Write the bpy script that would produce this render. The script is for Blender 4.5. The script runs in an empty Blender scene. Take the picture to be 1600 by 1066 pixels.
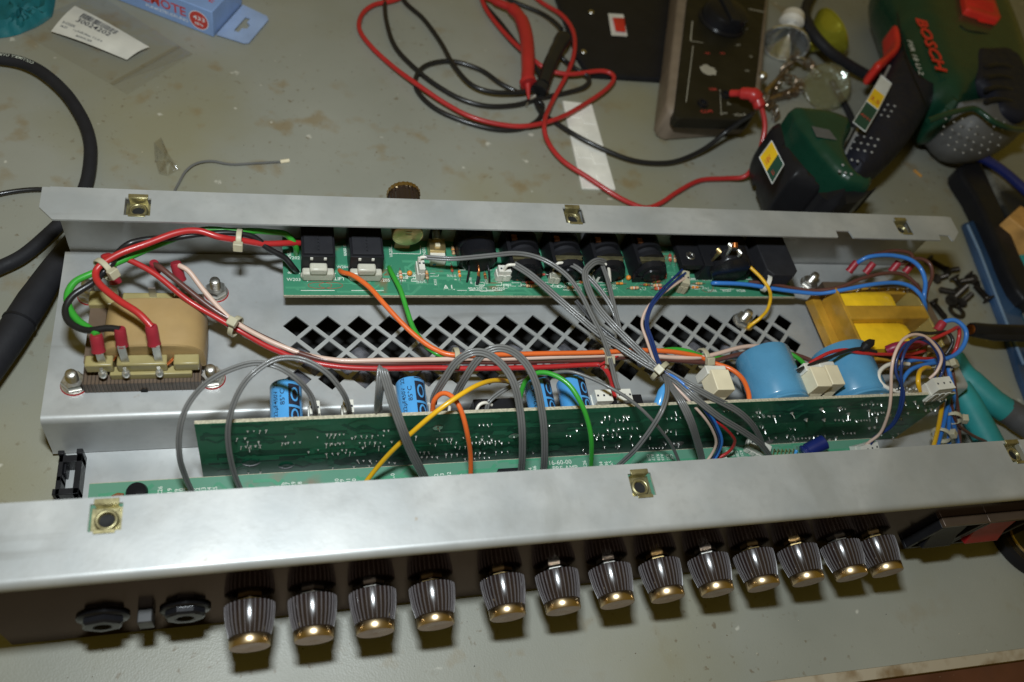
import bpy, math, random
import numpy as np
from mathutils.geometry import delaunay_2d_cdt
from mathutils import Vector, Matrix
random.seed(7)
C = bpy.context.scene.collection
S = 0.001                                            # everything below is written in millimetres

# ------------------------------------------------------------------ camera
MR = ((0.95710519, -0.16781299, 0.23619581), (-0.0131856, -0.83957972, -0.54307645), (0.28944049, 0.51666691, -0.80577882))
FPX, CAM = 1263.8, Vector((0, -99.4, 380.0))
cd = bpy.data.cameras.new('camera'); cam = bpy.data.objects.new('camera', cd); C.objects.link(cam)
cd.sensor_width = 23.6; cd.lens = FPX / 1600 * 23.6
cd.clip_start = 0.01; cd.clip_end = 20
r0, r1, r2 = [Vector(r) for r in MR]
mw = Matrix((( r0[0], -r1[0], -r2[0]), (r0[1], -r1[1], -r2[1]), (r0[2], -r1[2], -r2[2]))).to_4x4()
mw.translation = CAM * S
cam.matrix_world = mw
cd.dof.use_dof = True; cd.dof.focus_distance = 0.395; cd.dof.aperture_fstop = 5.0
sc = bpy.context.scene; sc.camera = cam

# ------------------------------------------------------------------ light: a camera flash in a dim room with warm lamps
w = bpy.data.worlds.new('World'); sc.world = w; w.use_nodes = True
bg = w.node_tree.nodes['Background']; bg.inputs[0].default_value = (1.0, 0.72, 0.13, 1); bg.inputs[1].default_value = 0.125
ld = bpy.data.lights.new('camera_flash', 'AREA'); ld.shape = 'RECTANGLE'; ld.size = 0.055; ld.size_y = 0.03
ld.energy = 2.35; ld.color = (0.87, 0.955, 1.0)
lo = bpy.data.objects.new('camera_flash', ld); C.objects.link(lo)
lm = mw.copy(); lm.translation = (CAM - r1 * 134 - r0 * 8 - r2 * 10) * S
lo.matrix_world = lm
sc.view_settings.view_transform = 'Standard'; sc.view_settings.look = 'None'
sc.view_settings.exposure = 0.1; sc.view_settings.gamma = 1.0

# ------------------------------------------------------------------ helpers
def P(u, v, z):
    """point of the place at height z (mm above the bench) that the photo's pixel (u, v) shows"""
    a, b = (u - 800) / FPX, (v - 533) / FPX
    d = r0 * a + r1 * b + r2
    return CAM + d * ((z - CAM.z) / d.z)
def PY(u, v, y):
    a, b = (u - 800) / FPX, (v - 533) / FPX
    d = r0 * a + r1 * b + r2
    return CAM + d * ((y - CAM.y) / d.y)
def V(*a): return Vector(a)

MATS = {}
def mat(name, col, rough=0.5, metal=0.0, var=0.12, vscale=60, bump=0.0, bscale=400, col2=None, trans=0.0, coat=0.0, spec=0.5, alpha=1.0, emit=0, c2lo=.45, c2hi=.65, ior=1.45):
    m = bpy.data.materials.new(name); m.use_nodes = True
    nt = m.node_tree; b = nt.nodes['Principled BSDF']
    b.inputs['Roughness'].default_value = rough; b.inputs['Metallic'].default_value = metal
    b.inputs['Transmission Weight'].default_value = trans; b.inputs['Coat Weight'].default_value = coat
    b.inputs['Specular IOR Level'].default_value = spec; b.inputs['Alpha'].default_value = alpha; b.inputs['IOR'].default_value = ior
    b.inputs['Coat Roughness'].default_value = .12
    tc = nt.nodes.new('ShaderNodeTexCoord'); geo = nt.nodes.new('ShaderNodeNewGeometry')
    n = nt.nodes.new('ShaderNodeTexNoise'); n.inputs['Scale'].default_value = vscale; n.inputs['Detail'].default_value = 6
    nt.links.new(geo.outputs['Position'], n.inputs['Vector'])
    cr = nt.nodes.new('ShaderNodeValToRGB'); nt.links.new(n.outputs['Fac'], cr.inputs[0])
    c = Vector(col)
    if col2:
        cr.color_ramp.elements[0].position = c2lo; cr.color_ramp.elements[1].position = c2hi
        cr.color_ramp.elements[0].color = (*c, 1); cr.color_ramp.elements[1].color = (*col2, 1)
    else:
        cr.color_ramp.elements[0].position = .3; cr.color_ramp.elements[1].position = .7
        cr.color_ramp.elements[0].color = (*(c * (1 - var)), 1); cr.color_ramp.elements[1].color = (*(c * (1 + var)), 1)
    nt.links.new(cr.outputs[0], b.inputs['Base Color'])
    rr = nt.nodes.new('ShaderNodeMapRange'); rr.inputs[1].default_value = .3; rr.inputs[2].default_value = .7
    rr.inputs[3].default_value = rough * .82; rr.inputs[4].default_value = min(1, rough * 1.18)
    n2 = nt.nodes.new('ShaderNodeTexNoise'); n2.inputs['Scale'].default_value = vscale * 3.1; n2.inputs['Detail'].default_value = 4
    nt.links.new(geo.outputs['Position'], n2.inputs['Vector'])
    nt.links.new(n2.outputs['Fac'], rr.inputs[0]); nt.links.new(rr.outputs[0], b.inputs['Roughness'])
    if bump:
        bn = nt.nodes.new('ShaderNodeTexNoise'); bn.inputs['Scale'].default_value = bscale; bn.inputs['Detail'].default_value = 3
        nt.links.new(geo.outputs['Position'], bn.inputs['Vector'])
        bp = nt.nodes.new('ShaderNodeBump'); bp.inputs['Strength'].default_value = bump; bp.inputs['Distance'].default_value = .0004
        nt.links.new(bn.outputs['Fac'], bp.inputs['Height']); nt.links.new(bp.outputs[0], b.inputs['Normal'])
    MATS[name] = m
    return m

class MB:
    """collects faces (mm, world) into ONE mesh"""
    def __init__(s): s.v = []; s.f = []; s.m = []; s.sm = []
    def add(s, vs, fs, m, smooth=True, M=None):
        o = len(s.v)
        for p in vs:
            p = Vector(p); s.v.append(M @ p if M else p)
        for f in fs: s.f.append(tuple(i + o for i in f)); s.m.append(m); s.sm.append(smooth)
        return s
    def box(s, lo, hi, m, M=None):
        x0, y0, z0 = lo; x1, y1, z1 = hi
        vs = [(x0,y0,z0),(x1,y0,z0),(x1,y1,z0),(x0,y1,z0),(x0,y0,z1),(x1,y0,z1),(x1,y1,z1),(x0,y1,z1)]
        return s.add(vs, [(0,3,2,1),(4,5,6,7),(0,1,5,4),(1,2,6,5),(2,3,7,6),(3,0,4,7)], m, False, M)
    def lathe(s, prof, o, ax, m, n=20, caps=True, ref=None, flute=0, fl_amp=0, a0=0, a1=2*math.pi, ms=None):
        """prof: (distance along axis, radius)"""
        ax = Vector(ax).normalized(); o = Vector(o)
        ref = Vector(ref) if ref else (V(0,0,1) if abs(ax.z) < .9 else V(1,0,0))
        e1 = (ref - ax * ref.dot(ax)).normalized(); e2 = ax.cross(e1)
        full = abs(a1 - a0 - 2*math.pi) < 1e-6; N = n if full else n + 1
        vs = []
        for t, r in prof:
            for i in range(N):
                a = a0 + (a1 - a0) * i / n
                rr = r * (1 + (fl_amp if flute and (i % 2) else 0))
                vs.append(o + ax * t + (e1 * math.cos(a) + e2 * math.sin(a)) * rr)
        for k in range(len(prof) - 1):
            fs = [(k*N+i, k*N+(i+1) % N, (k+1)*N+(i+1) % N, (k+1)*N+i) for i in range(n)]
            if k == 0: base = len(s.v); s.add(vs, [], m)
            for f in fs: s.f.append(tuple(j + base for j in f)); s.m.append(ms[k] if ms else m); s.sm.append(True)
        if caps and full:
            if prof[0][1] > 1e-6: s.f.append(tuple(base + i for i in reversed(range(N)))); s.m.append(ms[0] if ms else m); s.sm.append(True)
            L = (len(prof) - 1) * N
            if prof[-1][1] > 1e-6: s.f.append(tuple(base + L + i for i in range(N))); s.m.append(ms[-1] if ms else m); s.sm.append(True)
        return s
    def cyl(s, a, b, r, m, n=14, r2=None):
        a, b = Vector(a), Vector(b)
        return s.lathe([(0, r), ((b - a).length, r if r2 is None else r2)], a, b - a, m, n)
    def tube(s, pts, r, m, n=10, caps=True):
        pts = [Vector(p) for p in pts]; vs = []; L = len(pts)
        T = [(pts[min(i+1, L-1)] - pts[max(i-1, 0)]).normalized() for i in range(L)]
        ref = V(0,0,1) if abs(T[0].z) < .9 else V(1,0,0)
        e = (ref - T[0] * ref.dot(T[0])).normalized()
        for i in range(L):
            e = e - T[i] * e.dot(T[i]); e.normalize(); g = T[i].cross(e)
            rr = r[i] if isinstance(r, (list, tuple)) else r
            for k in range(n):
                a = 2 * math.pi * k / n
                vs.append(pts[i] + (e * math.cos(a) + g * math.sin(a)) * rr)
        fs = [(i*n+k, i*n+(k+1) % n, (i+1)*n+(k+1) % n, (i+1)*n+k) for i in range(L-1) for k in range(n)]
        if caps: fs += [tuple(reversed(range(n))), tuple((L-1)*n+k for k in range(n))]
        return s.add(vs, fs, m)
    def prism(s, poly, z0, z1, m, M=None):
        n = len(poly)
        vs = [(p[0], p[1], z0) for p in poly] + [(p[0], p[1], z1) for p in poly]
        fs = [tuple(reversed(range(n))), tuple(range(n, 2*n))] + [(i, (i+1) % n, n+(i+1) % n, n+i) for i in range(n)]
        return s.add(vs, fs, m, False, M)
    def sheet(s, prof, x0, x1, t, m):
        """profile (y, z) swept along x as a sheet of thickness t (to the left of the profile's direction)"""
        n = len(prof); nr = []
        for i in range(n):
            a, b = prof[max(i-1, 0)], prof[min(i+1, n-1)]
            d = Vector((b[0]-a[0], b[1]-a[1])).normalized(); nr.append((-d.y, d.x))
        q = [(p[0] + k[0]*t, p[1] + k[1]*t) for p, k in zip(prof, nr)]
        ring = list(prof) + q[::-1]; N = len(ring)
        vs = [(x0, *p) for p in ring] + [(x1, *p) for p in ring]
        fs = [(i, (i+1) % N, N+(i+1) % N, N+i) for i in range(N)]
        for i in range(n-1): fs += [(i, i+1, N-2-i, N-1-i), (N+i+1, N+i, 2*N-1-i, 2*N-2-i)]
        return s.add(vs, fs, m, True)
    def pillow(s, out, z0, z1, r, m, low=.6, seg=5):
        """closed outline (x, y) with softly rounded upper and lower edges: a height field over a triangulated outline"""
        q = np.array([(p[0], p[1]) for p in out], float); keep = [0]
        for i in range(1, len(q)):
            if np.hypot(*(q[i] - q[keep[-1]])) > .05: keep.append(i)
        q = q[keep]; n = len(q)
        ar = np.sum(q[:, 0]*np.roll(q[:, 1], -1) - np.roll(q[:, 0], -1)*q[:, 1])
        if ar < 0: q = q[::-1].copy()
        A = q; B = np.roll(q, -1, 0); AB = B - A; LL = np.maximum((AB**2).sum(1), 1e-9)
        def dist(P_):
            t = np.clip(((P_[:, None] - A) * AB).sum(2) / LL, 0, 1)
            return np.sqrt((((P_[:, None] - A) - t[..., None]*AB)**2).sum(2)).min(1)
        def inside(P_):
            x, y = P_[:, None, 0], P_[:, None, 1]
            c = ((A[:, 1] > y) != (B[:, 1] > y)) & (x < (B[:, 0]-A[:, 0])*(y-A[:, 1])/np.where(B[:, 1] == A[:, 1], 1e-9, B[:, 1]-A[:, 1]) + A[:, 0])
            return c.sum(1) % 2 == 1
        # resample the border
        per = np.sqrt(LL).sum(); st = max(per/160, .6); bd = []
        for a_, ab, l in zip(A, AB, np.sqrt(LL)):
            k = max(1, int(round(l/st))); bd += [a_ + ab*j/k for j in range(k)]
        bd = np.array(bd); tn = np.roll(bd, -1, 0) - np.roll(bd, 1, 0); tn /= np.maximum(np.hypot(tn[:, 0], tn[:, 1])[:, None], 1e-9); nr = np.stack([-tn[:, 1], tn[:, 0]], 1)
        ins = []
        for f in (.03, .12, .28, .5, .75, 1.0):
            c = bd + nr*r*f; c = c[::(1 if f < .3 else 2)]; ok = inside(c); c = c[ok]; d = dist(c); ins.append(c[d > r*f*.93])
        lo, hi = bd.min(0), bd.max(0); g = max(3.0, float(max(hi - lo))/45)
        gx, gy = np.meshgrid(np.arange(lo[0], hi[0], g), np.arange(lo[1], hi[1], g)); G_ = np.stack([gx.ravel(), gy.ravel()], 1)
        G_ = G_[inside(G_)]; G_ = G_[dist(G_) > min(r*1.05, g*.6 + r*.3)] if len(G_) else G_
        al = np.concatenate([bd] + ins + [G_])
        nb = len(bd)
        res = delaunay_2d_cdt([Vector(p) for p in al], [(i, (i+1) % nb) for i in range(nb)], [], 1, 1e-4)
        P2 = np.array([(v.x, v.y) for v in res[0]]); d = np.minimum(dist(P2), r); hgt = np.sqrt(np.maximum(0, r*r - (r-d)**2))
        zt, zb = z1 - r + hgt, z0 + r*low - hgt*low
        s.hf = lambda p: float(z1 - r + (lambda dd: math.sqrt(max(0, r*r - (r-dd)**2)))(min(r, float(dist(np.array([[p[0], p[1]]]))[0]))))
        N = len(P2); tri = [tuple(f) for f in res[2]]
        vs = [(*p, z) for p, z in zip(P2, zt)] + [(*p, z) for p, z in zip(P2, zb)]
        s.add(vs, tri + [tuple(i + N for i in reversed(f)) for f in tri], m, True)
        ed = {}
        for f in tri:
            for e in zip(f, f[1:] + f[:1]): ed[e] = 1
        o = len(s.v) - 2*N
        for (i, j) in ed:
            if (j, i) not in ed: s.f.append((o+j, o+i, o+i+N, o+j+N)); s.m.append(m); s.sm.append(True)
        return s
    def sphere(s, c, r, m, n=8, sq=1.0):
        pr = [(-r*sq*math.cos(math.pi*k/(n//2+1)), r*math.sin(math.pi*k/(n//2+1))) for k in range(n//2+2)]
        pr[0] = (pr[0][0], 1e-4); pr[-1] = (pr[-1][0], 1e-4)
        return s.lathe(pr, c, (0,0,1), m, n, caps=False)
    def mesh(s, name):
        me = bpy.data.meshes.new(name)
        lo = Vector([min(p[i] for p in s.v) for i in range(3)]); hi = Vector([max(p[i] for p in s.v) for i in range(3)])
        c = (lo + hi) / 2
        me.from_pydata([tuple((p - c) * S) for p in s.v], [], s.f)
        names = sorted(set(s.m))
        for k in names: me.materials.append(MATS[k])
        ix = {k: i for i, k in enumerate(names)}
        me.polygons.foreach_set('material_index', [ix[k] for k in s.m])
        me.polygons.foreach_set('use_smooth', s.sm)
        me.validate(); me.update(); me.set_sharp_from_angle(angle=math.radians(38))
        return me, c
    def build(s, name, parent=None, bev=0.0, label=None, kind=None):
        me, c = s.mesh(name)
        o = bpy.data.objects.new(name, me); C.objects.link(o)
        put(o, parent, c)
        if bev:
            b = o.modifiers.new('bevel', 'BEVEL'); b.width = bev * S; b.segments = 2; b.limit_method = 'ANGLE'; b.angle_limit = math.radians(40)
        if label: o['label'] = label
        if kind: o['kind'] = kind
        return o
WLOC = {}
def put(o, parent, c):
    WLOC[o.name] = Vector(c)
    o.parent = parent
    o.location = (Vector(c) - (WLOC[parent.name] if parent else Vector())) * S
def dup(o, parent, c):
    q = o.copy(); C.objects.link(q); put(q, parent, c)
    for ch in o.children:
        dup(ch, q, Vector(c) + WLOC[ch.name] - WLOC[o.name])
    return q
def thing(name, loc, label, cat, group=None):
    o = bpy.data.objects.new(name, None); C.objects.link(o); o.empty_display_size = .01
    put(o, None, loc); return tag(o, label, cat, group)
def tag(o, label, cat, group=None):
    o['label'] = label; o['category'] = cat
    if group: o['group'] = group
    return o
def spline(pts, n=7, closed=False):
    pts = [Vector(p) for p in pts]; L = len(pts); out = []
    rng = range(L if closed else L - 1)
    for i in rng:
        if closed: a, b, c, d = pts[i-1], pts[i], pts[(i+1) % L], pts[(i+2) % L]
        else: a, b, c, d = pts[max(i-1, 0)], pts[i], pts[i+1], pts[min(i+2, L-1)]
        for k in range(n):
            t = k / n
            out.append(.5 * ((2*b) + (c-a)*t + (2*a-5*b+4*c-d)*t*t + (3*b-a-3*c+d)*t**3))
    if not closed: out.append(pts[-1])
    return out
def px(lst): return [P(*q) for q in lst]
_tc = {}
def textmesh(s):
    if s not in _tc:
        cu = bpy.data.curves.new('t', 'FONT'); cu.body = s; cu.resolution_u = 2; cu.offset = .016 if s in ('BOSCH', 'REMOTE', 'A.I.') else .008
        o = bpy.data.objects.new('t', cu); C.objects.link(o)
        dg = bpy.context.evaluated_depsgraph_get(); me = o.evaluated_get(dg).to_mesh()
        vs = [v.co.copy() for v in me.vertices]; fs = [tuple(p.vertices) for p in me.polygons]
        bpy.data.objects.remove(o); bpy.data.curves.remove(cu)
        wd = max([v.x for v in vs] or [0])
        _tc[s] = (vs, fs, wd)
    return _tc[s]
def text(mb, s, pos, size, xd, yd, m, fit=None, depth=0.0):
    """flat lettering; fit = wanted width in mm"""
    vs, fs, wd = textmesh(s); xd = Vector(xd).normalized(); yd = Vector(yd).normalized(); pos = Vector(pos)
    k = (fit / wd) if fit else size; nrm = xd.cross(yd) * depth
    mb.add([pos + xd * (v.x * k) + yd * (v.y * size) + nrm for v in vs], fs, m, False)
    if depth:
        edges = {}
        for f in fs:
            for a, b in zip(f, f[1:] + f[:1]): edges[(a, b)] = 1
        for (a, b) in edges:
            if (b, a) not in edges:
                q = [pos + xd * (vs[i].x*k) + yd * (vs[i].y*size) for i in (a, b)]
                mb.add([q[0], q[1], q[1] + nrm, q[0] + nrm], [(0,1,2,3)], m, False)
def plate(outer, holes, z0, z1, m):
    """flat sheet with real holes, via a filled 2D curve"""
    cu = bpy.data.curves.new('p', 'CURVE'); cu.dimensions = '2D'; cu.fill_mode = 'BOTH'; cu.extrude = (z1 - z0) / 2
    for poly in [outer] + holes:
        sp = cu.splines.new('POLY'); sp.points.add(len(poly) - 1); sp.use_cyclic_u = True
        for q, p in zip(sp.points, poly): q.co = (p[0], p[1], 0, 1)
    o = bpy.data.objects.new('p', cu); C.objects.link(o)
    dg = bpy.context.evaluated_depsgraph_get(); me = o.evaluated_get(dg).to_mesh()
    mb = MB(); zc = (z0 + z1) / 2
    mb.add([(v.co.x, v.co.y, v.co.z + zc) for v in me.vertices], [tuple(p.vertices) for p in me.polygons], m, False)
    bpy.data.objects.remove(o); bpy.data.curves.remove(cu)
    return mb

# ------------------------------------------------------------------ materials
def bench_material():
    m = bpy.data.materials.new('bench_laminate'); m.use_nodes = True; nt = m.node_tree; b = nt.nodes['Principled BSDF']
    N = nt.nodes.new; L = nt.links.new
    geo = N('ShaderNodeNewGeometry')
    def noise(sc_, det=5, off=(0,0,0)):
        mp = N('ShaderNodeMapping'); mp.inputs['Location'].default_value = off; L(geo.outputs['Position'], mp.inputs['Vector'])
        n = N('ShaderNodeTexNoise'); n.inputs['Scale'].default_value = sc_; n.inputs['Detail'].default_value = det
        L(mp.outputs[0], n.inputs['Vector']); return n.outputs['Fac']
    def ramp(f, lo, hi, a=0., c=1.):
        r = N('ShaderNodeMapRange'); r.inputs[1].default_value = lo; r.inputs[2].default_value = hi; r.inputs[3].default_value = a; r.inputs[4].default_value = c
        L(f, r.inputs[0]); return r.outputs[0]
    def mix(f, a, bb):
        x = N('ShaderNodeMix'); x.data_type = 'RGBA'; L(f, x.inputs[0])
        for s_, i in ((a, 6), (bb, 7)):
            if isinstance(s_, tuple): x.inputs[i].default_value = (*s_, 1)
            else: L(s_, x.inputs[i])
        return x.outputs[2]
    def mul(f, g):
        x = N('ShaderNodeMath'); x.operation = 'MULTIPLY'; L(f, x.inputs[0]); L(g, x.inputs[1]); return x.outputs[0]
    base = mix(ramp(noise(9), .3, .7), (.240, .243, .205), (.305, .304, .260))
    base = mix(ramp(noise(6, 7, (3,1,0)), .50, .68, 0, .6), base, (.245, .222, .12))            # old yellow-brown spills
    base = mix(mul(ramp(noise(46, 8, (1,7,0)), .57, .70, 0, .6), ramp(noise(5, 2, (9,2,0)), .45, .6)), base, (.22, .15, .06))
    base = mix(mul(ramp(noise(210, 4, (2,2,0)), .63, .70, 0, .6), ramp(noise(16, 3, (4,1,0)), .45, .58)), base, (.13, .09, .045))           # grime specks
    base = mix(ramp(noise(90, 2, (5,3,0)), .72, .76, 0, .6), base, (.62, .60, .52))            # pale specks
    L(base, b.inputs['Base Color'])
    L(ramp(noise(12, 4, (7,7,0)), .3, .7, .34, .5), b.inputs['Roughness']); b.inputs['Specular IOR Level'].default_value = .45
    vo = N('ShaderNodeTexVoronoi'); vo.inputs['Scale'].default_value = 1300; L(geo.outputs['Position'], vo.inputs['Vector'])
    bp = N('ShaderNodeBump'); bp.inputs['Strength'].default_value = .16; bp.inputs['Distance'].default_value = .0003
    L(vo.outputs['Distance'], bp.inputs['Height']); L(bp.outputs[0], b.inputs['Normal'])
    MATS['bench'] = m
bench_material()
def zinc_material():
    m = bpy.data.materials.new('zinc_plate'); m.use_nodes = True; nt = m.node_tree; b = nt.nodes['Principled BSDF']
    N = nt.nodes.new; L = nt.links.new; geo = N('ShaderNodeNewGeometry')
    def noise(sc_, det=5, st=(1,1,1), dist=0):
        mp = N('ShaderNodeMapping'); mp.inputs['Scale'].default_value = st; L(geo.outputs['Position'], mp.inputs['Vector'])
        n = N('ShaderNodeTexNoise'); n.inputs['Scale'].default_value = sc_; n.inputs['Detail'].default_value = det; n.inputs['Distortion'].default_value = dist
        L(mp.outputs[0], n.inputs['Vector']); return n.outputs['Fac']
    def ramp(f, lo, hi, a=0., c=1.):
        r = N('ShaderNodeMapRange'); r.inputs[1].default_value = lo; r.inputs[2].default_value = hi; r.inputs[3].default_value = a; r.inputs[4].default_value = c
        L(f, r.inputs[0]); return r.outputs[0]
    def mix(f, a, bb):
        x = N('ShaderNodeMix'); x.data_type = 'RGBA'; L(f, x.inputs[0])
        for s_, i in ((a, 6), (bb, 7)):
            if isinstance(s_, tuple): x.inputs[i].default_value = (*s_, 1)
            else: L(s_, x.inputs[i])
        return x.outputs[2]
    c = mix(ramp(noise(28, 7), .35, .68), (.37, .385, .388), (.485, .49, .482))
    c = mix(ramp(noise(260, 4), .5, .75, 0, .35), c, (.35, .355, .35))
    c = mix(ramp(noise(14, 8, (1,1,1), 1.2), .54, .68, 0, .5), c, (.295, .30, .285))           # dull handling marks
    c = mix(ramp(noise(55, 3, (.12,1.6,1)), .66, .72, 0, .5), c, (.25, .25, .24))                 # long scuffs
    c = mix(ramp(noise(120, 6, (1,1,1)), .73, .77, 0, .45), c, (.30, .2, .1))                       # rust flecks
    L(c, b.inputs['Base Color']); b.inputs['Metallic'].default_value = .38
    L(ramp(noise(70, 5), .3, .7, .36, .5), b.inputs['Roughness'])
    bp = N('ShaderNodeBump'); bp.inputs['Strength'].default_value = .12; bp.inputs['Distance'].default_value = .0002
    L(noise(500, 3), bp.inputs['Height']); L(bp.outputs[0], b.inputs['Normal'])
    MATS['zinc'] = m
zinc_material()
mat('fascia', (.046, .034, .028), .14, 1.0, .15, 40, bump=.05, bscale=900)
mat('fascia_rim', (.10, .07, .05), .35, .4)
mat('black', (.012, .012, .014), .38, spec=.25)
mat('black_gloss', (.010, .010, .012), .22, spec=.25, var=.2)
mat('black_matt', (.018, .018, .021), .6, spec=.25, bump=.2, bscale=900)
mat('button_dark', (.035, .035, .037), .4)
mat('grey_plastic', (.075, .075, .08), .5, bump=.3, bscale=1200)
MATS['fascia'].node_tree.nodes['Principled BSDF'].inputs['Specular Tint'].default_value = (.60, .54, .50, 1)
mat('knob_brown', (.022, .014, .012), .2, coat=.4)
mat('knob_rib_glint', (.10, .09, .092), .16, coat=.4)  # paler than the knob body: light caught on the ribs, put into the colour
mat('rocker_red_shaded', (.25, .010, .012), .3)  # red darkened in the colour for the shade on the rocker
mat('brass_end_dim', (.30, .18, .11), .3, 1.0, .1)  # darker copy of the brass: the end face's dim reflection as colour
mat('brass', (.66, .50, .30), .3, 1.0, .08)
mat('brass_dull', (.62, .47, .22), .36, .9)
mat('gold_zinc', (.40, .36, .20), .36, .85, .3, 200)
mat('steel', (.66, .64, .60), .36, 1.0, .15, 300)
mat('solder', (.70, .69, .65), .34, .8, .3, 900)
mat('tin', (.55, .54, .5), .35, .9)
mat('copper', (.75, .28, .1), .3, 1.0)
mat('red_varnish', (.35, .02, .02), .4)
mat('pcb_rear', (.042, .20, .115), .36, col2=(.20, .12, .06), vscale=38, c2lo=.60, c2hi=.68, coat=.3)
mat('pcb_rear_trace', (.065, .26, .15), .35, coat=.3)
mat('pcb_dark', (.016, .13, .065), .42, col2=(.024, .17, .085), vscale=22, coat=.12, spec=.3)
mat('pcb_dark_trace', (.010, .080, .045), .42, coat=.12, spec=.3)
mat('pcb_dark_trace_pale', (.028, .21, .11), .42, coat=.12, spec=.3)
mat('pcb_pre', (.10, .25, .17), .38, col2=(.21, .17, .12), vscale=24, c2lo=.62, c2hi=.70, coat=.2)
mat('pcb_edge', (.40, .36, .26), .7, var=.3, vscale=900)
mat('silk', (.62, .66, .58), .6)
mat('red_mark', (.28, .05, .03), .6)
mat('nylon', (.47, .43, .30), .4, trans=.12)
mat('nylon_white', (.66, .64, .57), .4, trans=.08)
mat('milk', (.62, .60, .50), .32, trans=.25)
mat('cream', (.70, .62, .44), .5)
mat('cap_blue', (.07, .30, .62), .3, coat=.3)
mat('cap_sky', (.075, .25, .42), .28, coat=.4)
mat('cap_navy', (.012, .02, .12), .25, coat=.4)
mat('ink', (.012, .015, .03), .5)
for n_, c_, r_ in (('w_red', (.40, .022, .022), .38), ('w_black', (.012, .012, .013), .34), ('w_green', (.035, .29, .03), .36), ('w_brown', (.10, .038, .03), .38),
                   ('w_pink', (.60, .43, .35), .42), ('w_orange', (.68, .13, .025), .38), ('w_grey', (.13, .129, .125), .36), ('w_blue', (.035, .17, .52), .34),
                   ('w_navy', (.012, .030, .12), .36), ('w_yellow', (.72, .40, .015), .34), ('w_white', (.70, .66, .58), .42), ('w_dgrey', (.06, .06, .062), .35)):
    mat(n_, c_, r_, var=.08, coat=.15)
mat('sleeve', (.30, .022, .035), .4)
mat('sleeve_purple', (.24, .015, .05), .35)
mat('paper_tan', (.34, .225, .095), .5, var=.16, vscale=35, bump=.25, bscale=300)
mat('bobbin', (.36, .30, .13), .35, trans=.15, var=.2)
mat('lam', (.11, .075, .05), .45, var=.2)
mat('lam_line', (.045, .03, .02), .5)
mat('tape', (.86, .53, .02), .16, var=.1, vscale=120, coat=.6, bump=.9, bscale=170)
mat('amber', (.60, .33, .04), .2, var=.3, vscale=60, coat=.6, trans=.35)
mat('amber_pale', (.55, .42, .14), .2, var=.25, vscale=40, trans=.5, coat=.5)
mat('res_tan', (.55, .36, .2), .5); mat('res_red', (.45, .06, .04), .5); mat('res_brown', (.2, .08, .03), .5); mat('cap_orange', (.72, .25, .03), .4)
mat('hole_shade', (.006, .006, .006), .8)  # flat black painted in for the shade inside holes
mat('dirt_brown', (.14, .09, .04), .9)
mat('wood_dark', (.09, .032, .018), .45, var=.35, vscale=30, coat=.2)
mat('edge_worn', (.42, .36, .27), .6, col2=(.22, .15, .08), vscale=70, c2lo=.5, c2hi=.7)
mat('teal', (.022, .23, .23), .5); mat('teal_cloth', (.006, .12, .14), .7, bump=.5, bscale=500)
mat('drill_green', (.007, .042, .024), .3, coat=.2, bump=.06, bscale=1500)
mat('drill_navy', (.014, .015, .024), .55, spec=.25, bump=.25, bscale=1400)
mat('drill_grey', (.10, .10, .10), .55, bump=.25, bscale=1400)
mat('drill_pale', (.28, .28, .28), .5)
mat('drill_red', (.66, .034, .024), .4)
mat('sticker_yellow', (.78, .50, .02), .35); mat('sticker_white', (.6, .62, .62), .35); mat('sticker_green', (.01, .06, .045), .35)
mat('meter_dark', (.016, .014, .009), .4, spec=.25, var=.2)
mat('meter_tan', (.20, .155, .115), .55, bump=.2, bscale=900)
mat('meter_white', (.36, .34, .28), .6)
mat('box_blue', (.22, .34, .62), .4, var=.06, coat=.2); mat('box_white', (.72, .76, .82), .4); mat('print_red', (.50, .05, .04), .5)
mat('card_back', (.30, .40, .62), .45)
mat('label_white', (.66, .65, .60), .5); mat('strip_white', (.78, .76, .70), .35)
mat('wood_block', (.50, .27, .08), .65, var=.25, vscale=90)
mat('ruler_blue', (.04, .09, .19), .2, var=.35, vscale=14, trans=.25, coat=.5)
mat('ridge_blue', (.17, .25, .36), .25)
mat('smear', (.02, .02, .018), .45, col2=(.24, .23, .19), vscale=26, c2lo=.46, c2hi=.62)
mat('steel_dark', (.05, .042, .035), .4, .7, .3, 300)
mat('valve_glass', (.20, .20, .225), .28, .5, .6, 150)
mat('glass', (.95, .97, .95), .04, trans=1.0, ior=1.45)
mat('reflector', (.82, .85, .9), .12, .9, var=.2, vscale=200)
mat('dichroic', (.36, .34, .03), .15, .5)
mat('ceramic', (.66, .62, .54), .5)
mat('rust_chain', (.34, .26, .19), .3, .9, .4, 200)
mat('orange_stick', (.55, .25, .03), .6)
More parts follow.
